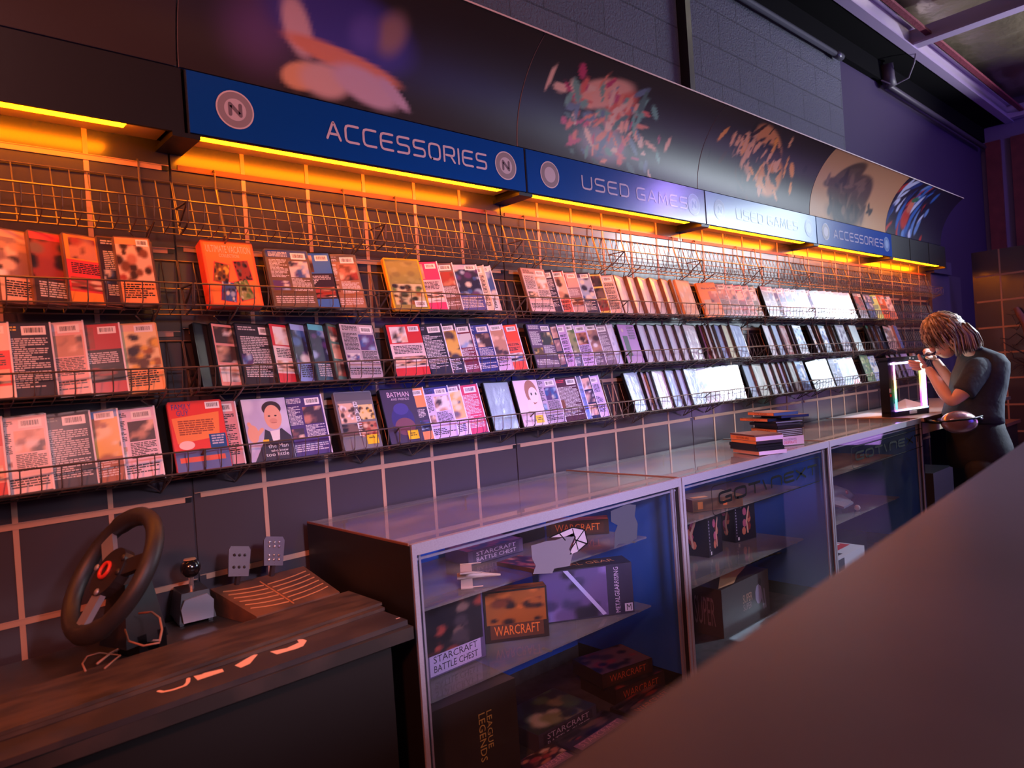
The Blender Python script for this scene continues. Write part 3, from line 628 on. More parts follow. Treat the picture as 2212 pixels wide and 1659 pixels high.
A += [(1877,'R','dark purple case','collage',(50,40,66),(60,50,80),'cool',{'edge':False}),(1891,'R','lime yellow case','bands',(190,190,30),(200,200,40),'green',{'bc':rgb(190,190,20)}),(1907,'R','bright orange case','bands',(240,110,30),(240,100,20),'warm',{'bc':rgb(240,100,20)}),(1921,'R','orange and black case','photo',(236,110,40),(60,30,20),'warm',{'bc':rgb(240,100,20)})]
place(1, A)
B = [(18,'R','red and white case','bands',(220,60,56),(226,200,190),'skin'),
 (109,'R','navy case with yellow title and barcode','text',(44,42,58),(230,190,80),'dark',{'th':4}),(180,'R','pink case with white stills','back',(226,170,160),(230,200,196),'skin',{'h':.196}),(258,'R','red and charcoal case','bands',(44,36,48),(176,50,54),'dark'),(337,'R','orange case with black silhouettes','photo',(232,160,90),(226,180,150),'gold',{'bc':rgb(214,160,90)}),
 (415,'L','plain black case seen from its spine','custom',0,0,0,{'f':lambda b,r,w,h: b.rect(.004,.004,w-.004,h-.004,-.0006,rgb(14,12,14)),'t':.02,'th':20}),
 (452,'L','pink collage case with red band','collage',(220,150,140),(200,50,60),'skin'),(503,'L','dark case with dense grey text','text',(52,46,52),(190,180,180),'cool'),(577,'L','white and red case','bands',(226,200,196),(200,50,60),'skin'),
 (622,'L','light blue case','photo',(120,140,200),(150,170,220),'cool'),(660,'L','teal and dark case','photo',(40,70,90),(90,180,190),'cool'),(702,'L','green and pink collage case','collage',(60,90,80),(90,180,150),'warm'),
 (729,'L','grey comic-style case','back',(176,160,166),(200,180,180),'cool',{'th':6}),
 (906,'R','red case with seated man','bands',(226,200,196),(206,50,50),'skin',{'edge':False,'th':5}),(953,'R','black case with dense text','text',(40,36,46),(150,140,160),'dark'),(982,'R','black case with orange face','photo',(34,26,34),(50,40,50),'gold'),
 (1014,'R','dark red case','back',(120,40,50),(50,36,50),'cool'),(1054,'R','deep blue case','back',(50,56,120),(60,70,140),'skin'),(1084,'R','pale lilac case with white shirt','photo',(210,180,206),(220,196,216),'skin'),(1115,'R','orange-red case','bands',(220,90,66),(230,80,50),'cool'),
 (1186,'R','purple case with gold stills','back',(92,60,96),(80,60,110),'gold',{'edge':False}),(1202,'R','black case with two portraits','collage',(36,30,42),(200,170,200),'skin'),(1220,'R','lilac case','text',(196,160,200),(180,60,90),'skin'),(1237,'R','grey-green case','photo',(110,110,126),(170,160,180),'green'),
 (1263,'R','lilac case with red square','back',(206,176,214),(200,180,210),'warm'),(1286,'R','grey case with pale dress','photo',(120,104,116),(120,110,120),'skin'),(1309,'R','brown-grey case','text',(130,112,122),(140,120,130),'warm'),(1322,'R','pale blue sleeved case','plain',(200,206,220),(150,150,170),'cool',{'bc':rgb(150,150,160)}),
 (1331,'L','magenta case with standing figure','custom',0,0,0,{'f':f_stand,'th':4})]
for u in (1374,1395,1416,1435,1455): B.append((u,'L','white sleeved case behind black spine','plain',(214,218,224),(150,160,175),'cool'))
B.append((1473,'L','wide white sleeved case','plain',(208,208,214),(160,160,175),'cool',{'th':7}))
for u, d, c in ((1507,'purple-edged case','120 60 110'),(1518,'grey-white sleeved case','200 196 204'),(1530,'white sleeved case','210 214 222'),(1541,'pale blue sleeved case','150 160 206'),(1557,'yellow-white sleeved case','214 210 180')): B.append((u,'L',d,'plain',tuple(map(int,c.split())),(160,160,170),'cool'))
B.append((1575,'L','wide pale blue sleeved case','plain',(176,186,216),(120,130,160),'cool',{'th':7}))
for u, d, c in ((1645,'white-edged case','220 214 220'),(1664,'blue-white case','180 190 214'),(1681,'red-brown case','170 110 110'),(1700,'lilac-brown case','140 116 132')): B.append((u,'L',d,'plain',tuple(map(int,c.split())),(120,110,120),'cool'))
B += [(1709,'L','grey printed case','photo',(190,186,200),(200,196,206),'cool',{'th':5}),(1746,'L','slanted grey case','back',(180,176,190),(190,180,196),'skin',{'roll':-6}),(1757,'L','brown case','photo',(110,60,56),(120,70,60),'warm'),
 (1765,'L','teal-grey case','photo',(110,130,150),(90,110,130),'cool'),(1784,'L','black case with grey edge','plain',(40,36,46),(60,56,66),'cool'),(1793,'L','black case','plain',(34,30,40),(60,56,66),'cool'),(1802,'L','mauve-grey case','plain',(120,110,130),(60,56,66),'cool'),
 (1832,'L','wide silver-white sleeved case','plain',(200,214,212),(140,150,150),'cool',{'th':4,'bc':rgb(170,180,180)}),(1868,'L','black case with green top','photo',(30,44,46),(40,110,80),'dark'),(1878,'L','slate case','plain',(50,60,76),(60,56,66),'cool'),(1889,'L','dark slate case','plain',(40,50,66),(60,56,66),'cool'),
 (1902,'L','peach case leaning right','photo',(214,170,160),(220,160,140),'skin',{'roll':8}),(1918,'L','peach case','photo',(220,170,156),(220,160,140),'skin',{'bc':rgb(210,160,140)}),(1928,'L','blue and peach case','plain',(120,140,206),(200,150,140),'cool',{'bc':rgb(210,150,130)})]
place(2, B)
C = [(4,'R','pink case with dark foot','bands',(226,150,140),(200,50,50),'skin'),
 (99,'R','pinkish white case with barcode','back',(232,206,204),(232,206,204),'skin'),(194,'R','charcoal case with grey forest','text',(46,42,52),(120,130,120),'green'),(254,'R','sky blue and brown case','photo',(150,90,60),(80,130,190),'gold'),(333,'R','lilac-white case with group photo','back',(226,196,206),(216,190,206),'skin'),
 (340,'L','plain black case','custom',0,0,0,{'f':lambda b,r,w,h: b.rect(.004,.004,w-.004,h-.004,-.0006,rgb(14,12,14)),'th':14,'y':-.08}),
 (358,'L','red boxed set with blue lower corner','custom',0,0,0,{'f':f_family,'w':.142,'h':.194,'t':.02,'th':0,'y':-.11,'bc':rgb(190,40,40)}),
 (511,'R','pink and purple case','text',(214,150,150),(110,70,130),'skin',{'th':0,'y':-.09}),(516,'L','lilac case with smiling man in tie','custom',0,0,0,{'f':f_man,'w':.138,'th':2,'y':-.106}),
 (694,'R','deep purple case with red stills','back',(66,36,96),(60,34,96),'warm',{'th':4,'y':-.1}),(719,'L','grey case with upright white letters','custom',0,0,0,{'f':f_babel,'w':.138,'st':(.085,.014),'th':3,'body':mat('grey_case', rgb(120,120,128), .3, coat=.4)}),
 (817,'L','dark purple case with yellow sticker','custom',0,0,0,{'f':f_bat,'w':.14,'st':(.075,.012),'th':2}),
 (913,'R','orange-topped case with barcode','bands',(60,50,70),(226,140,80),'cool',{'th':7}),(966,'R','lilac-white case with small portraits','back',(206,186,222),(60,60,130),'skin'),(992,'R','case with yellow-clad figure','photo',(214,180,206),(120,60,70),'gold'),(1030,'R','crimson case with barcode','text',(206,60,84),(206,60,84),'skin'),
 (1042,'L','plain grey-blue sleeved case','plain',(150,172,182),(130,150,160),'cool',{'th':4}),
 (1104,'L','pink drawn cover with yellow sticker','custom',0,0,0,{'f':f_girl,'st':(.075,.012),'w':.138,'th':2,'y':-.106}),(1197,'R','lilac-grey case with dark stills','back',(186,166,190),(190,170,196),'cool'),
 (1243,'R','dark red and violet case','text',(80,30,50),(200,60,80),'warm'),(1253,'R','grey-green edged case','plain',(110,120,126),(140,150,150),'green'),(1273,'R','black and white portrait case','collage',(44,36,46),(200,180,210),'skin'),(1291,'R','lilac-white case with barcode','text',(212,186,222),(60,40,60),'dark'),
 (1349,'L','pale tilted sleeved case','plain',(176,196,206),(130,150,160),'cool',{'roll':-4}),(1382,'L','thin white-edged black case','plain',(196,200,214),(90,80,90),'cool'),(1394,'L','black case with white edge','plain',(190,186,200),(90,80,90),'cool'),(1406,'L','pinkish white sleeved case','plain',(206,190,200),(150,140,160),'cool',{'t':.011}),
 (1435,'L','pale blue sleeved case','plain',(180,200,220),(120,140,170),'cool'),(1458,'L','black case with lilac edge','plain',(190,186,214),(60,50,70),'cool'),(1475,'L','shiny blue-white sleeved case','plain',(190,206,220),(120,140,170),'cool',{'th':6}),
 (1537,'R','purple-pink case with city photo','photo',(180,130,176),(150,120,190),'gold',{'edge':False,'w':.14}),(1564,'R','glaring white sleeved case','plain',(236,238,242),(190,200,210),'cool',{'edge':True}),(1589,'R','crumpled clear sleeve case','plain',(206,216,226),(110,130,150),'cool',{'roll':6})]  # the glaring sleeve's shine is put into its white base colour
for u, d, c in ((1602,'blue-white sleeved case','170 186 206'),(1622,'greenish white sleeved case','200 206 196'),(1648,'white sleeved case','200 206 216'),(1665,'grey-white sleeved case','180 196 200'),(1678,'blue-grey sleeved case','150 160 196'),(1689,'grey sleeved case','176 180 190')): C.append((u,'L',d,'plain',tuple(map(int,c.split())),(120,120,136),'cool'))
C += [(1699,'L','beige-grey case','plain',(180,186,176),(140,140,150),'cool',{'th':8}),(1714,'L','sky blue case','photo',(120,150,196),(150,180,210),'cool',{'th':5}),(1766,'R','bright white case with small black sketch','photo',(222,222,230),(226,226,232),'dark',{'roll':-4,'edge':False,'y':-.106}),
 (1783,'R','lilac-grey case','photo',(180,176,196),(186,180,200),'cool'),(1806,'R','grey-blue printed case','back',(150,150,180),(160,160,190),'cool'),(1825,'R','pale blue case','photo',(160,176,200),(150,170,200),'cool'),(1839,'R','red and blue case','bands',(130,150,180),(214,90,96),'cool'),
 (1873,'R','green collage case with white text','collage',(70,100,60),(90,200,120),'green',{'edge':False,'h':.2,'w':.14}),(1886,'R','blue-violet case','photo',(90,90,180),(150,120,200),'cool'),
 (1912,'L','pink case seen through the tower','photo',(180,120,130),(190,130,140),'warm'),(1922,'L','white-edged case','plain',(200,196,206),(150,140,150),'cool'),(1934,'L','lilac-edged case','plain',(190,176,210),(150,140,150),'cool'),(1944,'L','pale violet case','plain',(180,170,214),(150,140,150),'cool'),(1962,'L','brown case seen through the tower','photo',(120,80,66),(130,90,70),'warm')]
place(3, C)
# ------------------------------------------------------------------ glass showcases
G_front = glass('front_glass', (.93,.94,.97), .6, .015, .02)
G_top = glass('dusty_top_glass', (.92,.91,.90), 1.1, .03, .30)
G_shelf = glass('glass_shelf', (.85,.88,.92), .8, .06, .42)
G_clear = glass('clear_pane', (.97,.98,.98), .5, .02)
Mblue = mat('blue_lining', rgb(14,88,190), .85, bump=(40,.1))
Mcarp = mat('deck_grey', rgb(74,70,72), .9, noise=(20, rgb(56,54,56), .4, .7))
FY, BY, CZ = -.586, -.03, .965
def showcase(x0, x1, label, k):
    t = thing('glass_showcase', label, 'display case', (x0, 0, 0), 'glass showcases along the wall'); w = x1-x0
    for a, c in ((0,.016), (w-.018,w-.002)):
        b = MB(); b.box(a, c, FY+.006, BY, .0, CZ-.004); b.build('side_panel', M_black, t)
    b = MB(); b.box(.016, w-.018, BY-.012, BY, .25, CZ-.01); b.build('back_panel', Mblue, t)
    b = MB(); b.box(.016, w-.018, BY-.012, BY, .16, .25); b.build('skirting', Mcarp, t)
    b = MB(); b.box(w-.0205, w-.0182, FY+.03, BY-.013, .26, CZ-.012); b.build('side_lining', Mblue, t)
    b = MB(); b.box(.016, w-.018, FY+.02, BY-.013, .16, .20); b.build('deck', Mcarp, t)
    b = MB(); b.box(.018, w-.02, FY+.03, BY-.02, .0, .16); b.build('base_plinth', M_black, t)
    b = MB(); b.box(.002, w-.004, FY, FY+.014, CZ-.029, CZ); b.box(.002,.015,FY,FY+.012,.18,CZ-.029); b.box(w-.017,w-.004,FY,FY+.012,.18,CZ-.029); b.box(.002,w-.004,FY,FY+.012,.16,.185)
    b.box(.03,.036,FY+.014,FY+.02,.19,CZ-.03); b.box(w-.05,w-.040,FY+.012,FY+.018,.19,CZ-.035); b.box(w-.034,w-.03,FY+.012,FY+.016,.19,CZ-.035); b.box(.015,w-.017,FY+.016,FY+.02,CZ-.046,CZ-.040)
    b.build('metal_frame', M_alu, t)
    for a in (0, w-.006): b = MB(); b.box(a, a+.004, FY+.014, BY, CZ-.004, CZ+.0015); b.build('edge_strip', mat('brown_edge', rgb(120,76,56), .4), t)
    b = MB(); b.box(.004, w-.006, FY+.014, BY, CZ-.006, CZ-.001); b.build('top_glass', G_top, t)
    b = MB(); b.box(.012, w-.014, BY-.04, BY-.001, CZ-.009, CZ-.0065); b.build('back_strip', mat('frosted_strip', rgb(150,170,176), .5), t)
    b = MB(); b.box(.015, w-.017, FY+.004, FY+.008, .185, CZ-.029); b.build('front_glass', G_front, t)
    for z in (.752, .502):
        b = MB(); b.box(.02, w-.06, -.46, BY-.014, z-.006, z); b.build('shelf', G_shelf, t)
    b = MB()
    for x in (.10, w*.5, w-.12):
        b.box(x-.006,x+.006,-.458,-.42,.742,.746); b.box(x-.006,x+.006,-.458,-.42,.492,.496); b.tube([(x,-.075,CZ-.06),(x,-.075,CZ-.012)],.004,8); b.tube([(x,-.075,CZ-.016),(x,-.075,CZ-.008)],.012,12)
    b.build('shelf_clips', mat('chrome', rgb(210,210,215), .15, .9), t)
    return t
showcase(.969, 2.123, 'nearest glass showcase with black left side, beside the dark cabinet', 0)
showcase(2.123, 3.327, 'middle glass showcase with two disc stacks on its top', 1)
showcase(3.327, 4.569, 'farthest glass showcase, next to the person', 2)
# stickers on the front glass
def glass_poly(name, label, px, col, cat='sticker', y=FY-.0005, inner=None):
    pts = [at(u, v, 'y', y) for u, v in px]; n = len(pts)
    b = MB(); b.add([(p.x, y, p.z) for p in pts]+[(p.x, y+.0009, p.z) for p in pts], [tuple(range(n)), tuple(range(2*n-1, n-1, -1))]+[(i, i+n, (i+1) % n+n, (i+1) % n) for i in range(n)], 0, col)
    if inner:
        for (a, c) in inner:
            P, Q = at(*a, 'y', y-.0003), at(*c, 'y', y-.0003); b.strokes([[(P.x,P.z),(Q.x,Q.z)]], .004, y-.0003, BLACK)
    return tag(b.build(name, M_matte), label, cat)
def z6(a, c): return (800+a*.3971, 1000+c*.3971)
rr = random.Random(2)
glass_poly('torn_tape', 'torn grey tape scrap on the nearest case, beside the angular sticker', [z6(*q) for q in [(875,450),(960,425),(1010,420),(1110,380),(1112,400),(1080,470),(1100,500),(1085,560),(1000,575),(990,600),(885,605),(900,560),(880,520)]], rgb(104,98,110), 'tape')
glass_poly('torn_tape', 'torn grey tape scrap on the nearest case, towards its right end', [z6(*q) for q in [(1308,262),(1400,225),(1445,228),(1438,290),(1455,330),(1450,410),(1400,440),(1350,440),(1328,465),(1330,380),(1345,340),(1310,320)]], rgb(66,68,80), 'tape')
glass_poly('angular_sticker', 'white angular faceted sticker with black lines on the nearest case', [z6(*q) for q in [(975,405),(1040,380),(1100,350),(1165,362),(1183,435),(1130,480),(1085,500),(1120,400)]], rgb(160,146,160), inner=[(z6(*a), z6(*c)) for a, c in [((975,405),(1100,350)),((1100,350),(1165,362)),((1165,362),(1183,435)),((1183,435),(1130,480)),((1100,360),(1130,470)),((1120,420),(1180,440)),((1090,470),(1165,362)),((1030,385),(1060,420))]])
def got_next(x0, x1, z0, z1, label):
    t = MB(); y = FY-.0006; r = .02
    out = []
    for cx, cz, a0 in ((x1-r,z1-r,0),(x0+r,z1-r,90),(x0+r,z0+r,180),(x1-r,z0+r,270)):
        for a in range(0, 91, 15): out.append((cx+r*math.cos(R(a0+a)), cz+r*math.sin(R(a0+a))))
    out.append(out[0]); t.strokes([out], .0035, y, BLACK, nd=6)
    h = (z1-z0); glyphs(t, 'GOT\\NEXT', x0+.05, x1-.04, z0+h*.36, z0+h*.70, .010, y, rgb(14,13,16), gap=.3)
    tag(t.build('lettering_sticker', M_matte), label, 'sticker')
p = at(1537,1070,'y',FY); q = at(1772,1010,'y',FY)
got_next(p.x, q.x, .795, .905, 'black outlined lettering sticker on the middle glass case')
p = at(1840,990,'y',FY); q = at(1993,950,'y',FY)
got_next(p.x, q.x, .800, .905, 'black outlined lettering sticker on the farthest glass case')
# ------------------------------------------------------------------ boxes in the cases
def pbox(name, label, BL, BR, z, h, d, col, face=None, top=None, cat='box', left=None, w=None, group=None):
    P0 = at(*BL, 'z', z); P1 = at(*BR, 'z', z); v = P1-P0; ww = w or v.length; a = math.atan2(v.y, v.x)
    M = Tm(P0.x, P0.y, z+.0005) @ Matrix.Rotation(a, 4, 'Z')
    t = thing(name, label, cat, M, group)
    b = MB(); b.box(0, ww, 0, d, 0, h, 0, col); b.build('carton', M_print, t)
    rng = random.Random(int(BL[0]*7+BL[1])); b = MB()
    if face: face(b, rng, ww, h, Matrix.Identity(4))
    if left: left(b, rng, d, h, Rz(-90) @ Tm(-d, 0, 0))
    if top: top(b, rng, ww, d, Tm(0, 0, h) @ Rx(-90))
    if b.f: b.build('printed_face', M_print, t)
    return t
def title(lines_, col, bg=None, pal=None, plate=None, z=(.2,.8)):
    def f(b, rng, w, h, M):
        if bg: b.rect(.001,.001,w-.001,h-.001,-.0004,bg,M=M)
        if pal: photo(b, rng, w*.03,h*(z[1] if z[1] < .75 else .03),w*.97,h*.97,-.0006,PP[pal],12,M)
        if plate: b.rect(w*.08,h*z[0]-.004,w*.92,h*z[1],-.0008,plate,M=M)
        n = len(lines_); hh = (z[1]-z[0])/n
        for i, s_ in enumerate(lines_):
            text(b, s_, w*.14, h*(z[1]-hh*(i+.85)), w*.86, h*(z[1]-hh*(i+.12)), -.0012, col, M=M)
    return f
def art(pal, n=14):
    def f(b, rng, w, h, M): photo(b, rng, .002,.002,w-.002,h-.002,-.0005,PP[pal],n,M)
    return f
LIL = rgb(206,190,220); FIRE = rgb(226,120,50); DKB = rgb(34,28,38); VI = rgb(84,70,104)
P6 = z6
pbox('game_box', 'violet boxed game standing at the left of the lower glass shelf', P6(300,1190), P6(630,1050), .503, .21, .06, VI, title(['STARCRAFT','BATTLE CHEST'], DKB, VI, 'dark', rgb(170,150,186), (.04,.30)), art('dark'))
pbox('game_box', 'dark orange-lettered boxed game leaning beside the violet box', P6(630,985), P6(975,940), .503, .165, .055, rgb(50,34,30), title(['WARCRAFT'], FIRE, rgb(44,30,28), 'fire', rgb(90,50,34), (.08,.34)), art('fire'))
def f_metal(b, rng, w, h, M):
    b.rect(.001,.001,w-.001,h-.001,-.0004,rgb(44,38,64),M=M); photo(b, rng, .004,.004,w*.72,h-.004,-.0006,[rgb(60,50,90),rgb(120,100,160),rgb(30,26,46),rgb(90,70,120)],14,M)
    b.add([(w*.26,-.001,h*.98),(w*.31,-.001,h*.98),(w*.70,-.001,h*.05),(w*.66,-.001,h*.03)],[(0,1,2,3)],0,rgb(176,166,210),M)
    M2 = M @ Tm(w*.85, 0, h*.04) @ Ry(-90); text(b, 'METALGEARRISING', 0, 0, h*.9, w*.05, -.001, rgb(190,170,200), M=M2); b.rect(w*.9,h*.04,w*.985,h*.2,-.001,rgb(190,180,200),M=M); text(b,'M',w*.92,h*.06,w*.97,h*.18,-.0014,DKB,M=M)
pbox('game_box', 'large violet boxed set with sword picture on the lower glass shelf', P6(930,880), P6(1437,812), .503, .178, .10, rgb(40,34,54), f_metal, title(['METAL GEAR'], rgb(220,150,90), rgb(40,32,36), None, None, (.3,.75)))
pbox('game_box', 'flat grey-violet boxed game lying on the upper glass shelf', P6(535,562), P6(832,478), .753, .045, .13, VI, title(['STARCRAFT','BATTLE CHEST'], rgb(220,206,230), rgb(96,84,116), None, rgb(80,70,100), (.1,.9)), art('dark'))
pbox('game_box', 'flat orange-lettered boxed game at the back of the upper glass shelf', P6(960,402), P6(1300,385), .753, .055, .07, rgb(60,40,34), title(['WARCRAFT'], FIRE, rgb(54,34,30), None, rgb(70,40,30), (.2,.85)), art('fire'))
pbox('storage_box', 'plain black box on the upper glass shelf between the two games', P6(815,445), P6(950,405), .753, .045, .12, rgb(18,16,18))
pbox('brown_envelope', 'crumpled brown packet lying on the upper glass shelf', P6(690,560), P6(890,600), .753, .012, .1, rgb(96,72,60), None, art('warm', 8), 'packet')

def f_gold(b, rng, w, h, M):
    M2 = M @ Tm(w*.62, 0, h*.80) @ Ry(90); g = rgb(200,176,96)
    text(b, 'LEAGUE', .0, .004, h*.36, .022, -.001, g, M=M2); text(b, 'LEGENDS', .0, -.024, h*.46, -.002, -.001, g, M=M2)
def wbox(name, label, x, y, z, w, d, h, rz, col, face=None, top=None, left=None, cat='box'):
    t = thing(name, label, cat, Tm(x, y, z) @ Rz(rz)); b = MB(); b.box(0,w,0,d,0,h,0,col); b.build('carton', M_print, t)
    rng = random.Random(int(x*100)); b = MB()
    if face: face(b, rng, w, h, Matrix.Identity(4))
    if left: left(b, rng, d, h, Rz(-90) @ Tm(-d, 0, 0))
    if top: top(b, rng, w, d, Tm(0,0,h) @ Rx(-90))
    if b.f: b.build('printed_face', M_print, t)
    return t
wbox('black_carton', 'large black carton with gold vertical lettering on the floor of the nearest case', 1.043, -.495, .2005, .30, .055+.17, .292, -3, rgb(44,38,36), f_gold)
wbox('game_box', 'lower of two flat dark boxed games on the nearest case floor', 1.86, -.44, .2005, .24, .19, .055, -8, rgb(46,34,32), title(['WARCRAFT'], rgb(190,90,50), rgb(56,42,42), None, rgb(66,44,40), (.2,.85)), art('dark'))
wbox('game_box', 'upper of two flat dark boxed games on the nearest case floor', 1.84, -.40, .2565, .23, .18, .05, -12, rgb(46,34,32), title(['WARCRAFT'], rgb(190,90,50), rgb(56,42,42), None, rgb(66,44,40), (.2,.85)), art('dark'))
wbox('game_box', 'flat boxed game with collage top and violet title on the case floor', 1.47, -.455, .2005, .27, .20, .055, 0, rgb(70,66,84), title(['STARCRAFT','BATTLE CHEST'], rgb(190,176,200), rgb(70,62,76), None, rgb(54,46,60), (.05,.9)), art('green', 16))
wbox('game_box', 'flat violet-titled box lying cover up close to the front glass', 1.52, -.575, .2005, .27, .115, .02, 3, rgb(50,40,52), None, title(['STARCRAFT'], rgb(220,160,170), rgb(44,36,44), 'dark', rgb(150,110,130), (.08,.35)))
wbox('game_box', 'flat box with red-eyed face cover beside the black carton', 1.36, -.573, .2005, .155, .11, .02, 0, rgb(50,40,52), None, title(['STARCRAFT'], rgb(220,160,170), rgb(44,36,44), 'warm', rgb(150,110,130), (.08,.35)))
wbox('game_box', 'flat orange-titled box partly hidden by the blurred counter edge', 1.81, -.572, .2005, .25, .115, .02, 2, rgb(44,36,38), None, title(['WARCRAFT'], rgb(200,90,50), rgb(40,32,34), 'dark', rgb(70,44,40), (.08,.4)))
# toy ship
P = at(*z6(575,650), 'z', .753); t = thing('toy_spacecraft', 'small tan toy spacecraft on the upper glass shelf', 'toy', Tm(P.x, P.y, .754) @ Rz(-38))
b = MB(); b.tube([(-.05,0,.022),(-.02,0,.024),(.03,0,.02),(.075,0,.016)], [.011,.012,.007,.003], 8); Mt = mat('toy_tan', rgb(190,166,150), .5); b.build('fuselage', Mt, t, True)
for sg in (-1, 1):
    b = MB(); b.box(-.045,-.01,0,.055*sg,.028,.031,M=Rx(14*sg)); b.tube([(-.045,.055*sg,.03+.013),(.02,.055*sg,.03+.013)],.002,5); b.build('wing', Mt, t)
    b = MB(); b.box(-.045,-.01,0,.055*sg,.012,.015,M=Rx(-14*sg)); b.tube([(-.045,.055*sg,.0025),(.02,.055*sg,.0025)],.002,5); b.build('wing', Mt, t)
    b = MB(); b.tube([(-.055,.014*sg,.022),(-.03,.014*sg,.022)],.006,8); b.build('engine', Mt, t)
# middle case
BR_ = rgb(110,74,50)
wbox('flat_case', 'flat brown leather-look case on the upper shelf of the middle showcase', 2.50, -.37, .7535, .24, .16, .05, -26, BR_, lambda b,r,w,h,M: (b.rect(.005,.005,w-.005,h-.005,-.0006,rgb(96,66,46),M=M), b.rect(w*.1,h*.2,w*.2,h*.8,-.001,rgb(190,110,50),M=M), b.rect(w*.6,h*.3,w*.68,h*.7,-.001,rgb(214,110,50),M=M)), lambda b,r,w,h,M: b.rect(w*.1,h*.2,w*.4,h*.4,-.001,rgb(240,170,90),M=M))
def f_fire(b, rng, w, h, M):
    b.rect(.001,.001,w-.001,h-.001,-.0004,rgb(26,24,44),M=M); c = rgb(226,120,90)
    for i in range(6): b.disc(w*.55+rng.uniform(-.02,.02), h*(.25+.1*i), .014, -.0008-.0001*i, [rgb(226,130,100),rgb(150,50,50),rgb(210,100,130)][i % 3], rz=.02, n=7, M=M)
    b.strokes([[(w*.6,h*.2),(w*.56,h*.5),(w*.7,h*.85)]], .01, -.0018, rgb(236,180,150), M=M)
    for i in range(10): b.rect(w*.06,h*(.14+.075*i),w*.1,h*(.18+.075*i),-.001,rgb(190,180,200),M=M)
    b.rect(w*.12,h*.04,w*.2,h*.12,-.001,WHITE,M=M)
wbox('game_box', 'dark blue box with flame figure at the left of the middle case', 2.73, -.285, .5035, .135, .19, .19, 6, rgb(26,22,38), f_fire, None, f_fire)
wbox('game_box', 'dark box with pink flame figure right of its twin', 3.03, -.24, .5035, .15, .12, .185, -10, rgb(24,20,34), f_fire, None, f_fire)
def f_super(b, rng, w, h, M):
    b.rect(.001,.001,w-.001,h-.001,-.0004,rgb(92,84,84),M=M); b.disc(w*.76,h*.55,.03,-.0008,rgb(176,160,190),rz=.045,M=M,n=9); b.disc(w*.8,h*.8,.012,-.001,rgb(60,50,54),rz=.016,M=M); b.strokes([[(w*.82,h*.6),(w*.86,h*.2)],[(w*.88,h*.6),(w*.9,h*.2)]],.012,-.001,rgb(150,140,160),M=M)
    text(b,'SUPER',w*.42,h*.5,w*.62,h*.68,-.0012,rgb(214,170,150),M=M); text(b,'SUPER',w*.42,h*.34,w*.6,h*.48,-.0011,rgb(190,160,160),M=M)
wbox('figure_box', 'grey figure box with pale lettering on the floor of the middle case', 2.622, -.40, .2005, .40, .17, .205, 0, rgb(84,76,76), f_super, lambda b,r,w,h,M: (b.rect(.002,.002,w-.002,h-.002,-.0006,rgb(60,44,44),M=M), b.add([(w*.02,-.001,h*.1),(w*.3,-.001,h*.05),(w*.55,-.001,h*.3),(w*.98,-.001,h*.6),(w*.7,-.001,h*.9),(w*.4,-.001,h*.6)],[(0,1,2,3,4,5)],0,rgb(230,176,130),M=M)), lambda b,r,w,h,M: text(b,'SUPER',w*.2,h*.2,w*.8,h*.8,-.001,rgb(150,130,140),M=M))
b = MB(); b.add([(0,0,0),(.14,.02,.004),(.30,-.03,.0),(.15,-.012,.006)],[(0,1,2,3)]); b.add([(0,0,-.004),(.14,.02,-.0),(.30,-.03,-.004),(.15,-.012,.002)],[(3,2,1,0)])
o = b.build('yellow_feather', mat('feather_yellow', rgb(176,160,50), .7, noise=(30, rgb(40,36,20), .45,.5))); o.location = (3.03,-.3,.41); tag(o, 'yellow and black feather strip reaching from the grey figure box', 'feather')
b = MB(); b.box(0,.5,0,.10,0,.005); o = b.build('glass_plate', glass('plate_glass', (.9,.92,.94), 1.2, .03)); o.location = (2.6,-.535,.212); tag(o, 'loose clear glass plate with bright edge on the middle case floor', 'glass plate')
b = MB(); b.box(2.6,3.1,-.537,-.534,.2,.219)
tag(b.build('chrome_strip', MATS['chrome']), 'thin chrome strip before the glass plate on the case floor', 'strip')
# farthest case
wbox('game_box', 'small blue and black box high in the farthest case', 3.66, -.30, .7535, .10, .14, .11, 0, rgb(30,36,70), art('cool', 8), None, art('cool', 6))
t = thing('toy_aircraft', 'grey winged toy craft on the lower shelf of the farthest case', 'toy', Tm(3.98,-.28,.5035))
b = MB(); b.tube([(-.22,0,.07),(-.1,0,.085),(.05,0,.075),(.2,-.01,.045),(.27,-.02,.03)],[.03,.055,.055,.035,.008],10); Mg = mat('toy_grey', rgb(120,116,130), .35); b.build('hull', Mg, t, True)
b = MB(); b.add([(-.2,-.02,.09),(.05,-.03,.09),(-.05,-.15,.06),(-.15,-.14,.05),(-.2,-.02,.075),(.05,-.03,.075),(-.05,-.15,.05),(-.15,-.14,.04)],[(0,1,2,3),(7,6,5,4),(0,4,5,1),(1,5,6,2),(2,6,7,3),(3,7,4,0)]); b.build('wing', Mg, t)
b = MB(); b.ball((.12,-.035,.075),.02,10,8,sc=(1.6,.8,.8)); b.build('canopy', mat('toy_red', rgb(170,60,50), .3), t, True)
for sx in (-.12,.1): b = MB(); b.tube([(sx,0,.04),(sx,-.02,0)],.008,6); b.build('leg', Mg, t)
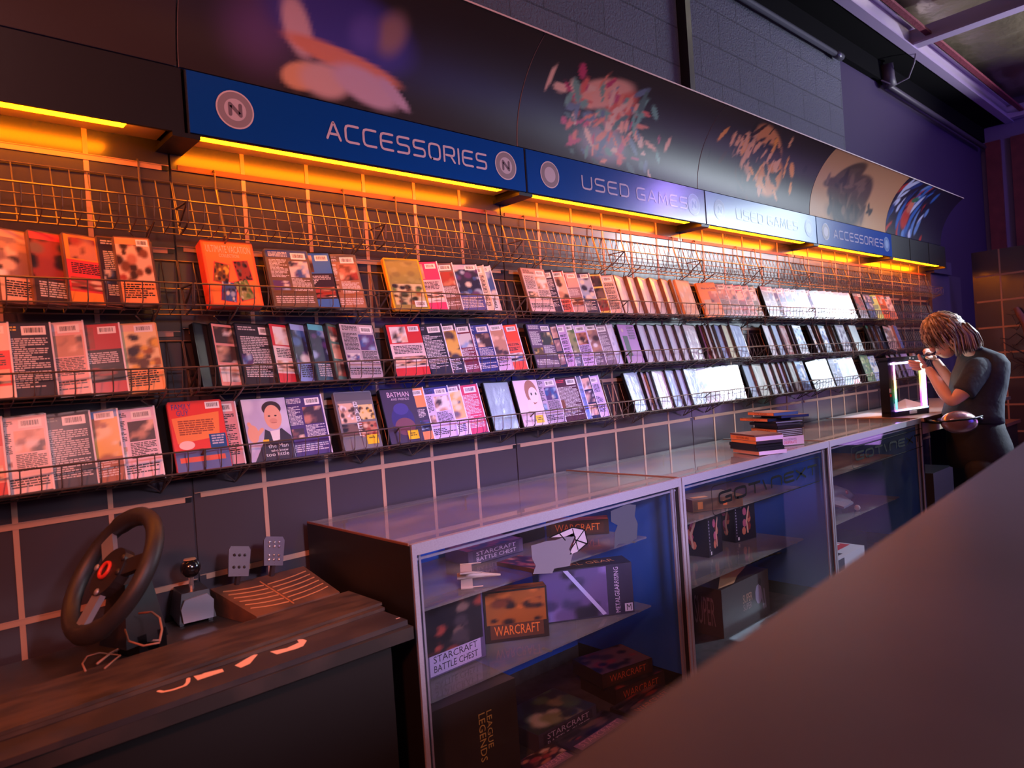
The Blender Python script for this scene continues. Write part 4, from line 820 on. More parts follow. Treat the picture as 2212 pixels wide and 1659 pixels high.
wbox('toy_box', 'white and red box with swirl print low in the farthest case', 3.50, -.50, .2005, .36, .22, .15, 0, rgb(216,206,214), lambda b,r,w,h,M: (b.rect(w*.05,h*.55,w*.3,h*.95,-.001,rgb(40,34,40),M=M), b.disc(w*.5,h*.4,.03,-.001,rgb(210,170,180),M=M)), lambda b,r,w,h,M: (b.rect(w*.5,h*.3,w*.95,h*.9,-.001,rgb(206,50,50),M=M), b.rect(w*.05,h*.1,w*.4,h*.8,-.001,rgb(60,50,54),M=M), b.rect(w*.55,h*.5,w*.9,h*.7,-.0014,WHITE,M=M)))
wbox('dark_tray', 'black tray with white knob behind the white and red box', 3.9, -.34, .2005, .4, .25, .12, 0, rgb(30,28,32))
b = MB(); b.ball((4.0,-.42,.5035+.016),.016,12,8)
tag(b.build('white_ball', mat('white_ball', rgb(220,216,220), .4), smooth=True), 'small white ball on the lower shelf of the farthest case', 'ball')
# ------------------------------------------------------------------ disc stacks on the middle case
def stack(P0, items, grp, where):
    z = CZ+.002; ax = math.degrees(math.atan2(-.448, .894))
    n = len(items)
    for i, (w, d, h, dx, dy, rz, col, face, desc) in enumerate(items):
        t = thing('disc_case', '%s, %s from the bottom of %s' % (desc, ORD[i], where), 'disc case', Tm(P0[0], P0[1], z) @ Rz(ax+rz) @ Tm(dx, dy, 0), grp)
        b = MB(); b.prism([(0,0),(w,0),(w,h*.96),(0,h*.96)], 0, d, 0, col[0]); b.build('case_shell', M_print, t)
        b = MB(); rng = random.Random(i*7+len(grp)); Ml = Rz(-90) @ Tm(-d, 0, 0)
        b.rect(.001,.0015,d-.001,h*.9,-.0006,col[1],M=Ml)
        if face: text(b, face, d*.25, h*.3, d*.75, h*.75, -.001, rgb(110,30,20) if sum(col[1]) > .25 else WHITE, M=Ml)
        b.rect(.001,.0015,w-.001,h*.9,-.0006,col[2]); 
        if desc.startswith('lilac'):
            text(b, 'DESPERATE', w*.2, h*.15, w*.7, h*.45, -.001, rgb(190,40,80)); text(b, 'HOUSEWIVES', w*.2, h*.5, w*.7, h*.75, -.001, rgb(80,60,120))
        if desc.startswith('layered'):
            for q in range(4): b.rect(.003, h*(.1+.22*q), w-.004, h*(.18+.22*q), -.001, rgb(170,180,200))
        Mt_ = Tm(0,0,h*.96) @ Rx(-90); b.rect(.001,.001,w-.001,d-.001,-.0005,col[3] if len(col) > 3 else rgb(90,80,76),M=Mt_)
        b.build('printed_sheet', M_print, t)
        z += h
OR = rgb(236,150,80); OK_ = rgb(20,18,24); LL = rgb(206,180,214)
stack((2.742,-.549), [(.135,.19,.016,0,0,0,(rgb(220,200,210),rgb(224,170,140),LL),None,'pale slim case'),(.135,.19,.016,-.004,.004,2,(OK_,OK_,OK_),None,'black case'),(.135,.19,.014,-.01,.006,1,(OK_,OK_,OK_),None,'black case with worn spine'),
  (.128,.185,.014,-.012,-.004,0,(rgb(30,24,30),rgb(232,150,70),rgb(40,30,44)),None,'orange-spined case'),(.132,.19,.019,-.014,-.004,-1,(rgb(220,180,170),rgb(236,150,70),LL),'GILMORE GIRLS','orange and lilac boxed case'),(.132,.19,.006,-.016,.002,-2,(rgb(90,60,50),rgb(110,60,40),rgb(110,70,60),rgb(120,100,84)),None,'thin brown case lid')], 'disc cases stacked on the middle showcase', 'the small front stack')
stack((3.07,-.47), [(.135,.19,.042,0,0,0,(rgb(200,180,214),rgb(222,110,60),rgb(206,182,222)),'PIRATE','lilac boxed set'),(.14,.19,.036,-.008,.0,1,(rgb(70,40,30),rgb(226,140,60),rgb(60,50,60)),'DEADWOOD','layered orange-brown boxed set'),(.135,.19,.013,.0,.004,-3,(OK_,rgb(40,22,24),rgb(30,26,34)),None,'black case'),
  (.135,.19,.013,-.004,.002,4,(OK_,rgb(50,26,28),rgb(70,66,84)),None,'dark case with grey fore edge'),(.135,.19,.008,-.01,.0,-5,(OK_,rgb(34,22,24),rgb(120,130,160)),None,'thin dark case'),(.135,.19,.014,-.03,.03,6,(OK_,rgb(236,140,80),rgb(30,40,70)),'OVERBOARD','jutting orange-spined case'),
  (.135,.19,.012,.016,-.006,-8,(OK_,rgb(24,20,30),rgb(24,40,110)),None,'navy case pushed right'),(.135,.19,.015,-.014,.006,2,(rgb(90,80,90),rgb(240,150,90),rgb(60,90,150),rgb(150,120,104)),'TOMB RAIDER','topmost orange and blue case')], 'disc cases stacked on the middle showcase', 'the tall rear stack')
# ------------------------------------------------------------------ left cabinet with boards and racing wheel
t = thing('dark_cabinet', 'black storage cabinet at the lower left with boards lying on its top', 'cabinet', (0,0,0))
b = MB(); b.box(-1.4,.90,-.575,-.035,0,.745); b.build('cabinet_body', M_black, t)
b = MB(); b.box(-1.4,.948,-.604,-.032,.745,.775); b.build('cabinet_top', mat('worn_black', rgb(40,34,32), .5, noise=(7, rgb(58,46,42), .45,.65), bump=(40,.15)), t)
def board(name, label, pts, z0, th, mt):
    b = MB(); n = len(pts); b.add([(x,y,z0) for x,y in pts]+[(x,y,z0+th) for x,y in pts], [tuple(range(n-1,-1,-1)), tuple(range(n,2*n))]+[(i,(i+1)%n,(i+1)%n+n,i+n) for i in range(n)])
    t = thing(name, label, 'board'); b.build('board_panel', mt, t); return t
Mbd = mat('dusty_brown_board', rgb(78,58,46), .55, noise=(9, rgb(48,36,32), .40,.62, (1,4,1)), bump=(30,.25))
lb = board('sign_board', 'dark sign board with partly hidden white letters, under the brown boards', [(-1.3,-.655),(.945,-.585),(.945,-.33),(-1.3,-.40)], .7755, .012, mat('sign_board_dark', rgb(48,40,42), .5, noise=(12, rgb(60,48,46), .45,.6)))
board('plain_board', 'middle brown plank between the lettered board and the top plank', [(-1.3,-.61),(.95,-.475),(.95,-.31),(-1.3,-.40)], .788, .008, Mbd)
board('plain_board', 'top dusty brown plank on the stack of boards', [(-1.3,-.685+.04),(.955,-.455),(.955,-.285),(-1.3,-.40)], .7965, .007, Mbd)
zt = .7879; MF = Tm(0,0,zt) @ Rx(-90)
def bl_(pts): return [(lambda p: (p.x, p.y))(at(u, v, 'z', zt)) for u, v in pts]
b = MB(); b.strokes([bl_([(343,1493),(352,1495),(375,1490),(400,1481),(406,1474),(407,1466)])], .008, -.0004, rgb(226,176,150), M=MF); b.build('white_letter', M_matte, lb)
def poly(pts): q = bl_(pts); b = MB(); b.add([(x,-.0004,y) for x,y in q],[tuple(range(len(q)))],0,rgb(226,176,150),M=MF); b.build('white_letter', M_matte, lb)
poly([(418,1461),(427,1470),(484,1451),(480,1445),(450,1452),(441,1454),(436,1457)]); poly([(507,1438),(520,1443),(540,1434),(557,1414),(548,1414)]); poly([(583,1408),(598,1414),(640,1402),(655,1396),(663,1384),(655,1381),(640,1381),(646,1388),(620,1400)])
b = MB(); b.rect(.93,-.56,.941,-.556,-.0004,rgb(226,190,180),M=MF)
b.build('white_mark', M_matte, lb)
# racing wheel
a = (.69*RT+.72*UP).normalized(); mh = (.72*RT-.69*UP).normalized(); mn = (.66*mh-.75*FW).normalized(); nn = a.cross(mn).normalized(); 
if nn.dot(FW) > 0: nn = -nn; mn = -mn
C0 = dp(243,1238,1.56); Mw = Matrix(((a.x,mn.x,nn.x,C0.x),(a.y,mn.y,nn.y,C0.y),(a.z,mn.z,nn.z,C0.z),(0,0,0,1)))
t = thing('racing_wheel', 'black toy racing steering wheel with red ring button on the cabinet', 'steering wheel', Mw)
Mru = mat('black_rubber', rgb(38,34,36), .5, bump=(120,.2)); Mpl = mat('dark_plastic', rgb(34,28,30), .4, bump=(80,.1)); Msil = mat('silver_plastic', rgb(150,146,156), .35, .5)
b = MB(); RWh = .134; b.tube([(RWh*math.cos(2*PI*i/64), RWh*math.sin(2*PI*i/64), 0) for i in range(64)], [.0185+.003*(1 if 6 < (i % 32) < 14 else 0) for i in range(64)], 14, closed=True); b.build('rim', Mru, t, True)
b = MB(); hub = [(.05*math.cos(2*PI*i/24)*1.15, .05*math.sin(2*PI*i/24)) for i in range(24)]; b.add([(x,y,-.012) for x,y in hub]+[(x,y,.012) for x,y in hub],[tuple(range(23,-1,-1)),tuple(range(24,48))]+[(i,(i+1)%24,(i+1)%24+24,i+24) for i in range(24)]); b.build('hub', Mpl, t)
for an in (90, 215, 325):
    b = MB(); b.box(.03,.122,-.018,.018,-.004,.008,M=Rz(an)); o = b.build('spoke', Msil if an != 325 else Mpl, t)
b = MB(); b.tube([(.017*math.cos(2*PI*i/20)-.006, .017*math.sin(2*PI*i/20)+.01, .0135) for i in range(20)], .0045, 6, closed=True); o = b.build('ring_button', mat('red_ring', rgb(200,50,40), .4), t, True); o['label'] = 'red ring button'
for x, y in ((-.035,-.03),(-.03,.045),(.03,-.035),(.05,-.01)): b = MB(); b.ball((x,y,.013),.008,10,6,sc=(1,1,.5)); b.build('button', Msil if x < 0 else Mpl, t, True)
# wheel base
def wpt(u, v, d): return dp(u, v, d)
B0_ = wpt(335,1265,1.66)
t = thing('wheel_base', 'black clamp-on motor base behind the racing wheel', 'controller base', Tm(B0_.x, B0_.y, .776) @ Rz(20))
b = MB(); 
def hexa(b, x0,x1,y0,y1,z0,z1,ins=.015): b.add([(x0,y0,z0),(x1,y0,z0),(x1,y1,z0),(x0,y1,z0),(x0+ins,y0+ins,z1),(x1-ins,y0+ins,z1),(x1-ins,y1-ins,z1),(x0+ins,y1-ins,z1)],[(0,3,2,1),(4,5,6,7),(0,1,5,4),(1,2,6,5),(2,3,7,6),(3,0,4,7)])
hexa(b,-.08,.025,-.0,.10,.03,.17,.02); b.build('motor_housing', Mpl, t)
b = MB(); b.box(-.05,-.03,-.0,.08,.03,.05); b.box(.0,.02,-.0,.06,0,.05); b.box(-.05,-.03,-.0,.08,0,.04); b.build('clamp', M_case, t)
S0 = at(432,1322,'z',.80)
t = thing('gear_shifter', 'black gear shifter box with round knob beside the racing wheel', 'gear shifter', Tm(S0.x-.01, S0.y+.02, .776) @ Rz(-6))
b = MB(); hexa(b,-.045,.045,-.05,.07,.012,.085,.012); b.build('shifter_body', Mpl, t)
b = MB(); b.prism([(-.036,.014),(.036,.014),(.04,.06),(.025,.078),(-.03,.072),(-.04,.05)], -.058, -.05); b.build('front_panel', Msil, t)
b = MB(); b.tube([(0,0,.08),(0,.0,.115)],.0065,8); b.build('shaft', MATS['chrome'], t)
b = MB(); b.ball((0,0,.140),.0255,20,14); b.build('knob', mat('gloss_black', rgb(20,16,18), .15, coat=.6), t, True)
b = MB(); b.lathe([(0,.166),(.014,.165),(.016,.162)],20); o = b.build('knob_cap', mat('knob_cap', rgb(210,150,110), .3, .4), t, True)
b = MB(); b.box(-.04,-.03,-.03,.05,0,.014); b.box(.03,.04,-.03,.05,0,.014); b.build('clamp', M_case, t)
# pedals
F1, F2 = at(541,1339,'z',.80), at(736,1280,'z',.80)
t = thing('pedal_unit', 'black pedal unit with brown ribbed footplate behind the planks', 'pedals', (0,0,0))
q = [Vector((.70,-.275,.80)), Vector((.94,-.262,.80)), Vector((.93,-.07,.845)), Vector((.66,-.07,.845))]
b = MB(); b.add([tuple(p) for p in q]+[(p.x,p.y,.776) for p in q],[(0,1,2,3),(7,6,5,4),(0,4,5,1),(1,5,6,2),(2,6,7,3),(3,7,4,0)]); b.build('footplate', mat('footplate_brown', rgb(104,66,44), .6, noise=(10, rgb(70,46,36), .4,.6)), t)
b = MB()
def fp(s_, r_): a_ = q[0].lerp(q[1], s_); c_ = q[3].lerp(q[2], s_); p = a_.lerp(c_, r_); return (p.x, p.y, p.z+.001)
b.tube([fp(.45,r) for r in (.05,.3,.6,.85)], .0022, 4)
for k in range(6):
    b.tube([fp(.45-.40*s_, .12+.12*k+.10*s_*s_) for s_ in (.05,.4,.7,1)], .0022, 4)
    b.tube([fp(.45+.5*s_, .12+.12*k+.10*s_*s_) for s_ in (.05,.4,.7,1)], .0022, 4)
b.build('ribs', mat('rib_brown', rgb(160,100,60), .6), t)
for (u, v, uu) in ((517,1212,0),(592,1190,1)):
    Pp = at(u, v, 'y', -.105); Mp = Tm(Pp.x, Pp.y, Pp.z) @ Rx(-14) @ Ry(12)
    b = MB(); b.prism([(-.027,-.04),(.027,-.04),(.030,.03),(.024,.04),(-.024,.04),(-.030,.03)], 0, .006, M=Mp); b.tube([Mp @ Vector((0,.004,-.03)), (Pp.x, -.07, .83)], .008, 6)
    pd = b.build('pedal', mat('pedal_metal', rgb(84,74,78), .4, .6), t)
    b = MB()
    for r_ in ((.024,.012) if uu else (.016,)):
        for c_ in (-.014,0,.014): b.ball((c_,-.001,r_),.0042,8,6,M=Mp)
    for r_ in ((-.012,-.024) if uu else (-.016,)):
        for c_ in (-.014,0,.014): b.ball((c_,-.001,r_),.0042,8,6,M=Mp)
    b.build('studs', MATS['chrome'] if uu else M_case, pd, True)
# tangled cable
b = MB(); pts = [(205,1447),(188,1440),(180,1425),(190,1412),(230,1412),(250,1425),(245,1440),(225,1448)]
def cab(px, z, r=.0022): b.tube([(lambda p: (p.x,p.y,z+.002))(at(u,v,'z',z)) for u,v in px], r, 5)
cab([(185,1452),(178,1436),(188,1420),(215,1412),(260,1418),(240,1434),(226,1446)], .803)
cab([(210,1436),(240,1412),(275,1394),(310,1386),(345,1385)], .803, .003)
b.tube([dp(345,1385,1.50), dp(350,1360,1.53), dp(345,1335,1.56), dp(328,1322,1.58), dp(300,1325,1.6)], .0025, 5)
b.tube([dp(270,1360,1.58), dp(278,1385,1.53), dp(310,1395,1.5), dp(345,1388,1.50)], .0022, 5)
tag(b.build('tangled_cable', mat('cable_brown', rgb(150,104,86), .5), smooth=True), 'loose tangled cable in front of the racing wheel', 'cable')
# ------------------------------------------------------------------ counter, glowing frame, person
Mlam = mat('pale_laminate', rgb(176,160,156), .35, wood=rgb(150,134,132), coat=.2)
t = thing('wood_counter', 'pale laminate counter beyond the glass cases where the person works', 'counter', (0,0,0))
b = MB(); b.box(4.575,6.5,-.60,-.03,.943,.965); b.build('counter_top', Mlam, t)
b = MB(); b.box(4.575,6.5,-.602,-.598,.942,.966); b.build('edge_band', mat('dark_edge', rgb(70,50,44), .4), t)
b = MB(); b.box(4.6,5.3,-.56,-.1,.86,.943); b.build('drawer_box', mat('cream_drawer', rgb(190,170,140), .5), t)
for x in (4.62, 6.42): b = MB(); b.box(x,x+.04,-.56,-.05,0,.943); b.build('end_panel', M_black, t)
wbox('black_box', 'black box with white print under the pale counter', 4.72, -.45, .0, .35, .3, .42, 4, rgb(24,22,26), lambda b,r,w,h,M: lines(b, r, w*.4,h*.5,w*.8,h*.8,-.001,rgb(110,110,112),.03,M))
wbox('grey_bin', 'grey lidded bin under the pale counter', 5.15, -.45, .0, .4, .3, .55, 0, rgb(60,62,66))
t = thing('low_table', 'low dark red-brown table behind the person', 'table', (0,0,0))
b = MB(); b.box(6.52,6.95,-.56,-.2,.725,.75); b.build('table_top', mat('table_red', rgb(110,60,50), .4), t)
b = MB(); b.box(6.55,6.92,-.54,-.22,0,.725); b.build('table_body', M_black, t)
def sheet(name, label, pts, z, cat, col):
    b = MB(); n = len(pts); b.add([(x,y,z+.0006+dz) for x,y,dz in pts]+[(x,y,z+.0012+dz) for x,y,dz in pts], [tuple(range(n-1,-1,-1)), tuple(range(n,2*n))]+[(i,(i+1)%n,(i+1)%n+n,i+n) for i in range(n)], 0, col)
    return tag(b.build(name, M_matte), label, cat)
sheet('white_cloth', 'white cloth lying on the counter left of the glowing frame', [(4.62,-.10,.0),(4.60,-.36,0),(4.9,-.33,0),(5.0,-.12,0)], .965, 'cloth', rgb(200,196,204))
sheet('paper_sheet', 'white paper sheet lifting on the counter behind the glowing frame', [(5.25,-.12,.0),(5.2,-.3,0),(5.6,-.32,0.0),(5.65,-.14,.05)], .965, 'paper', rgb(206,200,206))
# glowing open frame (tower case)
dv = Vector((.94,-.34,0)).normalized(); nv = Vector((-.34,-.94,0)).normalized(); PW, PH, PD = .335, .365, .065
Mpc = Matrix(((dv.x,-nv.x,0,4.615),(dv.y,-nv.y,0,-.405),(0,0,1,.9665),(0,0,0,1)))
t = thing('computer_tower', 'open black computer tower with glass sides and rainbow light tubes', 'computer', Mpc)
Mpcb = mat('tower_black', rgb(34,30,36), .35, .3)
for nm, bx in (('left_pillar', (0,.03,0,PD,0,PH)), ('right_pillar', (PW-.012,PW,0,.02,0,PH)), ('top_beam', (0,PW,0,PD,PH-.028,PH)), ('bottom_beam', (0,PW,0,PD,0,.03))):
    b = MB(); x0,x1,y0,y1,z0,z1 = bx
    if nm.endswith('beam'): b.prism([(x0+.03,z0),(x1-.03,z0),(x1,z0+.02),(x1,z1-.0),(x0,z1),(x0,z0+.02)] if nm == 'bottom_beam' else [(x0,z0),(x1,z0),(x1,z1-.015),(x1-.03,z1),(x0+.03,z1),(x0,z1-.015)], y0, y1)
    else: b.box(*bx)
    b.build(nm, Mpcb, t)
b = MB(); b.box(.03,PW-.012,.001,.004,.03,PH-.028); b.build('glass_pane', G_clear, t)
def rgbmat(name, stops, axis, lo, hi, st):
    M = bpy.data.materials.new(name); M.use_nodes = True; nt = M.node_tree; N = nt.nodes; L = nt.links; bs = N['Principled BSDF']
    tc = N.new('ShaderNodeTexCoord'); sp = N.new('ShaderNodeSeparateXYZ'); L.new(tc.outputs['Object'], sp.inputs[0])
    mr = N.new('ShaderNodeMapRange'); mr.inputs[1].default_value = lo; mr.inputs[2].default_value = hi; L.new(sp.outputs[axis], mr.inputs[0])
    cr = N.new('ShaderNodeValToRGB'); L.new(mr.outputs[0], cr.inputs[0]); e = cr.color_ramp.elements
    e[0].position = 0; e[0].color = (*stops[0], 1); e[1].position = 1; e[1].color = (*stops[-1], 1)
    for i, c in enumerate(stops[1:-1]): x = e.new((i+1)/(len(stops)-1)); x.color = (*c, 1)
    L.new(cr.outputs[0], bs.inputs['Emission Color']); bs.inputs['Emission Strength'].default_value = st; bs.inputs['Base Color'].default_value = (.1,.1,.1,1); return M
m1 = rgbmat('tube_left', [(.05,.2,1),(.1,.9,.6),(.6,1,.2),(1,.6,.2),(1,.2,.7),(.7,.2,1)], 2, .05, PH-.04, 5)
m2 = rgbmat('tube_top', [(.75,.6,1),(.9,.8,1),(.5,.6,1)], 0, .03, PW, 5)
m3 = rgbmat('tube_bottom', [(.5,.15,1),(.8,.6,1),(.8,1,.8),(.1,.3,1)], 0, .03, PW, 4)
m4 = rgbmat('tube_right', [(1,.5,1),(1,.9,1),(1,.95,.8),(1,1,.8),(.7,1,.7)], 2, .03, PH-.05, 8)
m5 = rgbmat('tube_fringe', [(.5,.1,1),(1,.1,.5),(1,.7,.1),(.2,1,.2)], 2, .03, PH-.05, 2.5)
m6 = rgbmat('tube_fringe2', [(.3,.1,1),(.7,.1,1),(.9,.1,.8),(.2,1,.2)], 2, .03, PH-.05, 1.5)
b = MB(); b.tube([(.045,-.006,.03),(.042,-.006,PH-.03)],.0055,8); b.build('light_tube', m1, t, True)
b = MB(); b.tube([(.015,-.008,PH-.04),(PW-.06,-.008,PH-.036)],.0058,8); b.build('light_tube', m2, t, True)
b = MB(); b.tube([(.03,-.008,.036),(PW-.02,-.008,.042)],.0055,8); b.build('light_tube', m3, t, True)
b = MB(); b.box(PW-.058,PW-.022,-.006,.0005,.045,PH-.05); b.build('light_tube', m4, t)
b = MB(); b.box(PW-.070,PW-.058,-.004,.0005,.045,PH-.05); b.build('light_tube', m5, t)  # this and the next strip are added for the white tube's colour fringe
b = MB(); b.box(PW-.022,PW-.014,-.004,.0005,.045,PH-.05); b.build('light_tube', m6, t)
b = MB(); b.box(.035,.065,-.004,.0,.17,.225,0,rgb(190,180,190)); b.box(PW*.48,PW*.66,-.004,0,.008,.028,0,rgb(190,186,196)); b.box(-.001,.012,-.0035,0,.15,.175,0,rgb(220,220,240)); b.box(.002,.014,-.0035,0,.125,.14,0,rgb(220,50,50))
b.add([(PW*.55,-.001,PH-.008),(PW*.575,-.001,PH-.02),(PW*.60,-.001,PH-.008)],[(0,1,2)],0,WHITE); b.add([(PW*.64,-.001,PH-.014),(PW*.665,-.001,PH-.021),(PW*.665,-.001,PH-.008)],[(0,1,2)],0,WHITE)
b.build('small_labels', M_matte, t)
# ---- person
def skin(verts, edges, rad, sub=2):
    me = bpy.data.meshes.new('s'); me.from_pydata([tuple(v) for v in verts], edges, []); o = bpy.data.objects.new('s', me); COL.objects.link(o)
    mo = o.modifiers.new('k', 'SKIN'); mo.use_smooth_shade = True; sv = me.skin_vertices[0].data
    for i, r in enumerate(rad): sv[i].radius = (r, r) if not isinstance(r, tuple) else r; sv[i].use_root = (i == 0)
    o.modifiers.new('u', 'SUBSURF').levels = sub
    dg = bpy.context.evaluated_depsgraph_get(); dg.update(); m2 = bpy.data.meshes.new_from_object(o.evaluated_get(dg))
    vs = [tuple(v.co) for v in m2.vertices]; fs = [tuple(p.vertices) for p in m2.polygons]
    bpy.data.objects.remove(o); bpy.data.meshes.remove(me); bpy.data.meshes.remove(m2); return vs, fs
def chain(mb, pts, rad, m=0, c=None, sub=2):
    vs, fs = skin(pts, [(i, i+1) for i in range(len(pts)-1)], rad, sub); mb.add(vs, fs, m, c)
def loft(mb, pts, rad, n=20, c=None):           # elliptical rings (a along image-right, b along depth)
    vs = []; fs = []; k = len(pts)
    for P, (ra, rb) in zip(pts, rad):
        for j in range(n): an = 2*PI*j/n; vs.append(P+RT*(ra*math.cos(an))+FW*(rb*math.sin(an)))
    for i in range(k-1):
        for j in range(n): fs.append((i*n+j,(i+1)*n+j,(i+1)*n+(j+1)%n,i*n+(j+1)%n))
    fs += [tuple(range(n)), tuple(range((k-1)*n+n-1,(k-1)*n-1,-1))]; mb.add(vs, fs, 0, c)
DP = 4.30
pel = dp(2112,965,DP+.02)
per = thing('person', 'person with fair hair, dark T-shirt and black jeans bending over the glowing tower', 'person', Tm(pel.x, pel.y, 0))
inv = Tm(-pel.x, -pel.y, 0)
body = MB()
loft(body, [dp(2110,985,DP),dp(2108,930,DP),dp(2110,870,DP),dp(2116,825,DP),dp(2122,795,DP),dp(2112,772,DP),dp(2096,756,DP),dp(2070,738,DP)], [(.13,.15),(.125,.14),(.12,.13),(.11,.13),(.08,.12),(.055,.07),(.052,.055),(.05,.055)])
# near arm
chain(body, [dp(2110,806,DP-.10),dp(2086,842,DP-.16),dp(2054,871,DP-.16),dp(2032,836,DP-.08),dp(2012,806,DP+.0),dp(2002,793,DP+.03)], [.052,.046,.038,.037,.027,.025])
chain(body, [dp(2105,800,DP+.17),dp(2090,840,DP+.2),dp(2072,850,DP+.2),dp(2045,812,DP+.2),dp(2024,783,DP+.2),dp(2020,776,DP+.2)], [.050,.044,.036,.035,.026,.024])
def hand(w0, pc, fingers, thumb, dw, da):
    chain(body, [dp(*w0),dp(*pc)], [(.024,.020),(.034,.020)], sub=2)
    for f in fingers: chain(body, [dp(*q) for q in f], [.0105,.0095,.0085,.0072], sub=1)
    chain(body, [dp(*q) for q in thumb], [.013,.0115,.010,.008], sub=1)
d = DP+.04
hand((2003,794,d),(1990,789,d+.02), [[(1988,784,d),(1978,783,d),(1968,780.5,d+.01),(1961,780,d+.02)],[(1988,789,d),(1977,788,d),(1968,786,d+.01),(1961,784,d+.02)],[(1989,793,d),(1979,793,d),(1970,791,d+.01),(1964,789,d+.02)],[(1991,797,d),(1982,798,d),(1974,797,d+.01),(1969,795,d+.02)]], [(1998,788,d-.02),(1992,780,d-.03),(1986,772,d-.03),(1984,765,d-.02)], 0, 0)
d = DP+.2
hand((2021,777,d),(2012,768,d), [[(2010,763,d-.02),(2004,760,d-.03),(1999,760,d-.04),(1996,765,d-.05)],[(2011,762,d),(2005,757,d-.01),(1999,757,d-.02),(1994,761,d-.03)],[(2012,762,d+.02),(2006,756,d+.02),(2000,755,d+.01),(1995,758,d)],[(2014,763,d+.04),(2009,757,d+.04),(2004,755,d+.03),(2000,757,d+.02)]], [(2013,770,d-.03),(2008,773,d-.05),(2003,773,d-.06),(1999,771,d-.06)], 0, 0)
# head, tipped forward and to the left
HCp = dp(2040,728,DP); hx = (-.80*RT-.60*UP).normalized(); hz = (-.60*RT+.80*UP).normalized(); hy = hz.cross(hx)
MH = Matrix(((hx.x,hy.x,hz.x,HCp.x),(hx.y,hy.y,hz.y,HCp.y),(hx.z,hy.z,hz.z,HCp.z),(0,0,0,1)))   # x forward (face), z crown
body.ball((0,0,.01), .098, 24, 16, sc=(1.0,.80,1.12), M=MH); body.ball((.035,0,-.065), .06, 20, 12, sc=(.95,.85,.9), M=MH)
body.ball((.103,0,-.015), .017, 12, 8, sc=(.9,.7,1.2), M=MH); body.ball((.092,0,-.058), .018, 12, 8, sc=(.6,1.2,.5), M=MH)
for sg in (-1, 1): body.ball((-.005,sg*.08,-.015), .02, 10, 8, sc=(.8,.35,1.3), M=MH)
# legs (hidden below by the counter) down to the floor
for sg, dd in ((-1,-.10),(1,.10)):
    hp = dp(2110,990,DP+dd); kn = Vector((hp.x-.02, hp.y-.02, .48)); an = Vector((hp.x+.03, hp.y-.02, .09)); toe = an+Vector((-.12,.06,-.05))
    chain(body, [hp, kn, an, toe], [.085,.058,.042,.035])
Mskin = mat('skin', rgb(222,176,158), .5); body.v = [tuple(inv @ Vector(v)) for v in body.v]; body.build('body', Mskin, per, True)
for sg in (-1, 1): e = MB(); e.ball((.088,sg*.033,.006), .011, 10, 8, M=inv @ MH); e.build('eye', mat('eye_dark', rgb(70,60,60), .2), per, True)
sh = MB(); g = 1.0
loft(sh, [dp(2102,912,DP),dp(2100,895,DP),dp(2104,868,DP),dp(2112,835,DP),dp(2117,805,DP),dp(2121,785,DP+.01),dp(2117,768,DP+.02),dp(2108,758,DP+.02),dp(2098,752,DP+.02)], [(.158,.165),(.160,.168),(.150,.162),(.140,.175),(.130,.19),(.108,.195),(.085,.175),(.070,.11),(.062,.085)], 28)
loft(sh, [dp(2102,758,DP+.01),dp(2092,748,DP),dp(2088,745,DP)], [(.066,.09),(.062,.075),(.060,.07)], 24)
chain(sh, [dp(2126,790,DP-.06),dp(2112,796,DP-.12),dp(2098,822,DP-.15),dp(2082,846,DP-.165),dp(2080,849,DP-.165)], [.075,.080,.072,.066,.065]); chain(sh, [dp(2120,790,DP+.08),dp(2108,800,DP+.15),dp(2094,832,DP+.2),dp(2089,840,DP+.2)], [.072,.075,.068,.064])
sh.v = [tuple(inv @ Vector(v)) for v in sh.v]; sh.build('t_shirt', mat('shirt_grey', rgb(52,58,68), .85, bump=(9,.7,.02,3)), per, True)
pn = MB(); loft(pn, [dp(2120,1010,DP),dp(2118,985,DP),dp(2114,955,DP),dp(2108,925,DP),dp(2105,900,DP)], [(.165,.17),(.175,.19),(.165,.18),(.15,.16),(.14,.15)], 24)
for sg, dd in ((-1,-.10),(1,.10)):
    hp = dp(2116,985,DP+dd); kn = Vector((hp.x-.02, hp.y-.02, .48)); an = Vector((hp.x+.03, hp.y-.02, .10)); chain(pn, [hp, kn, an], [.105,.078,.065])
pn.v = [tuple(inv @ Vector(v)) for v in pn.v]; pn.build('jeans', mat('jeans_black', rgb(30,30,38), .8, bump=(14,.5,.01)), per, True)
for sg, dd in ((-1,-.10),(1,.10)):
    hp = dp(2110,990,DP+dd); b = MB(); b.ball((hp.x-pel.x-.02, hp.y-pel.y+.01, .05), .05, 14, 8, sc=(1.9,1.0,.9)); b.build('shoe', M_black, per, True)
hr = MB(); rng = random.Random(7); HC_ = [rgb(146,116,90), rgb(112,84,64), rgb(190,168,140), rgb(84,62,50), rgb(210,192,168)]
hr.ball((-.012,0,.022), .104, 24, 14, 0, rgb(120,84,60), sc=(1.0,.86,1.08), M=inv @ MH)
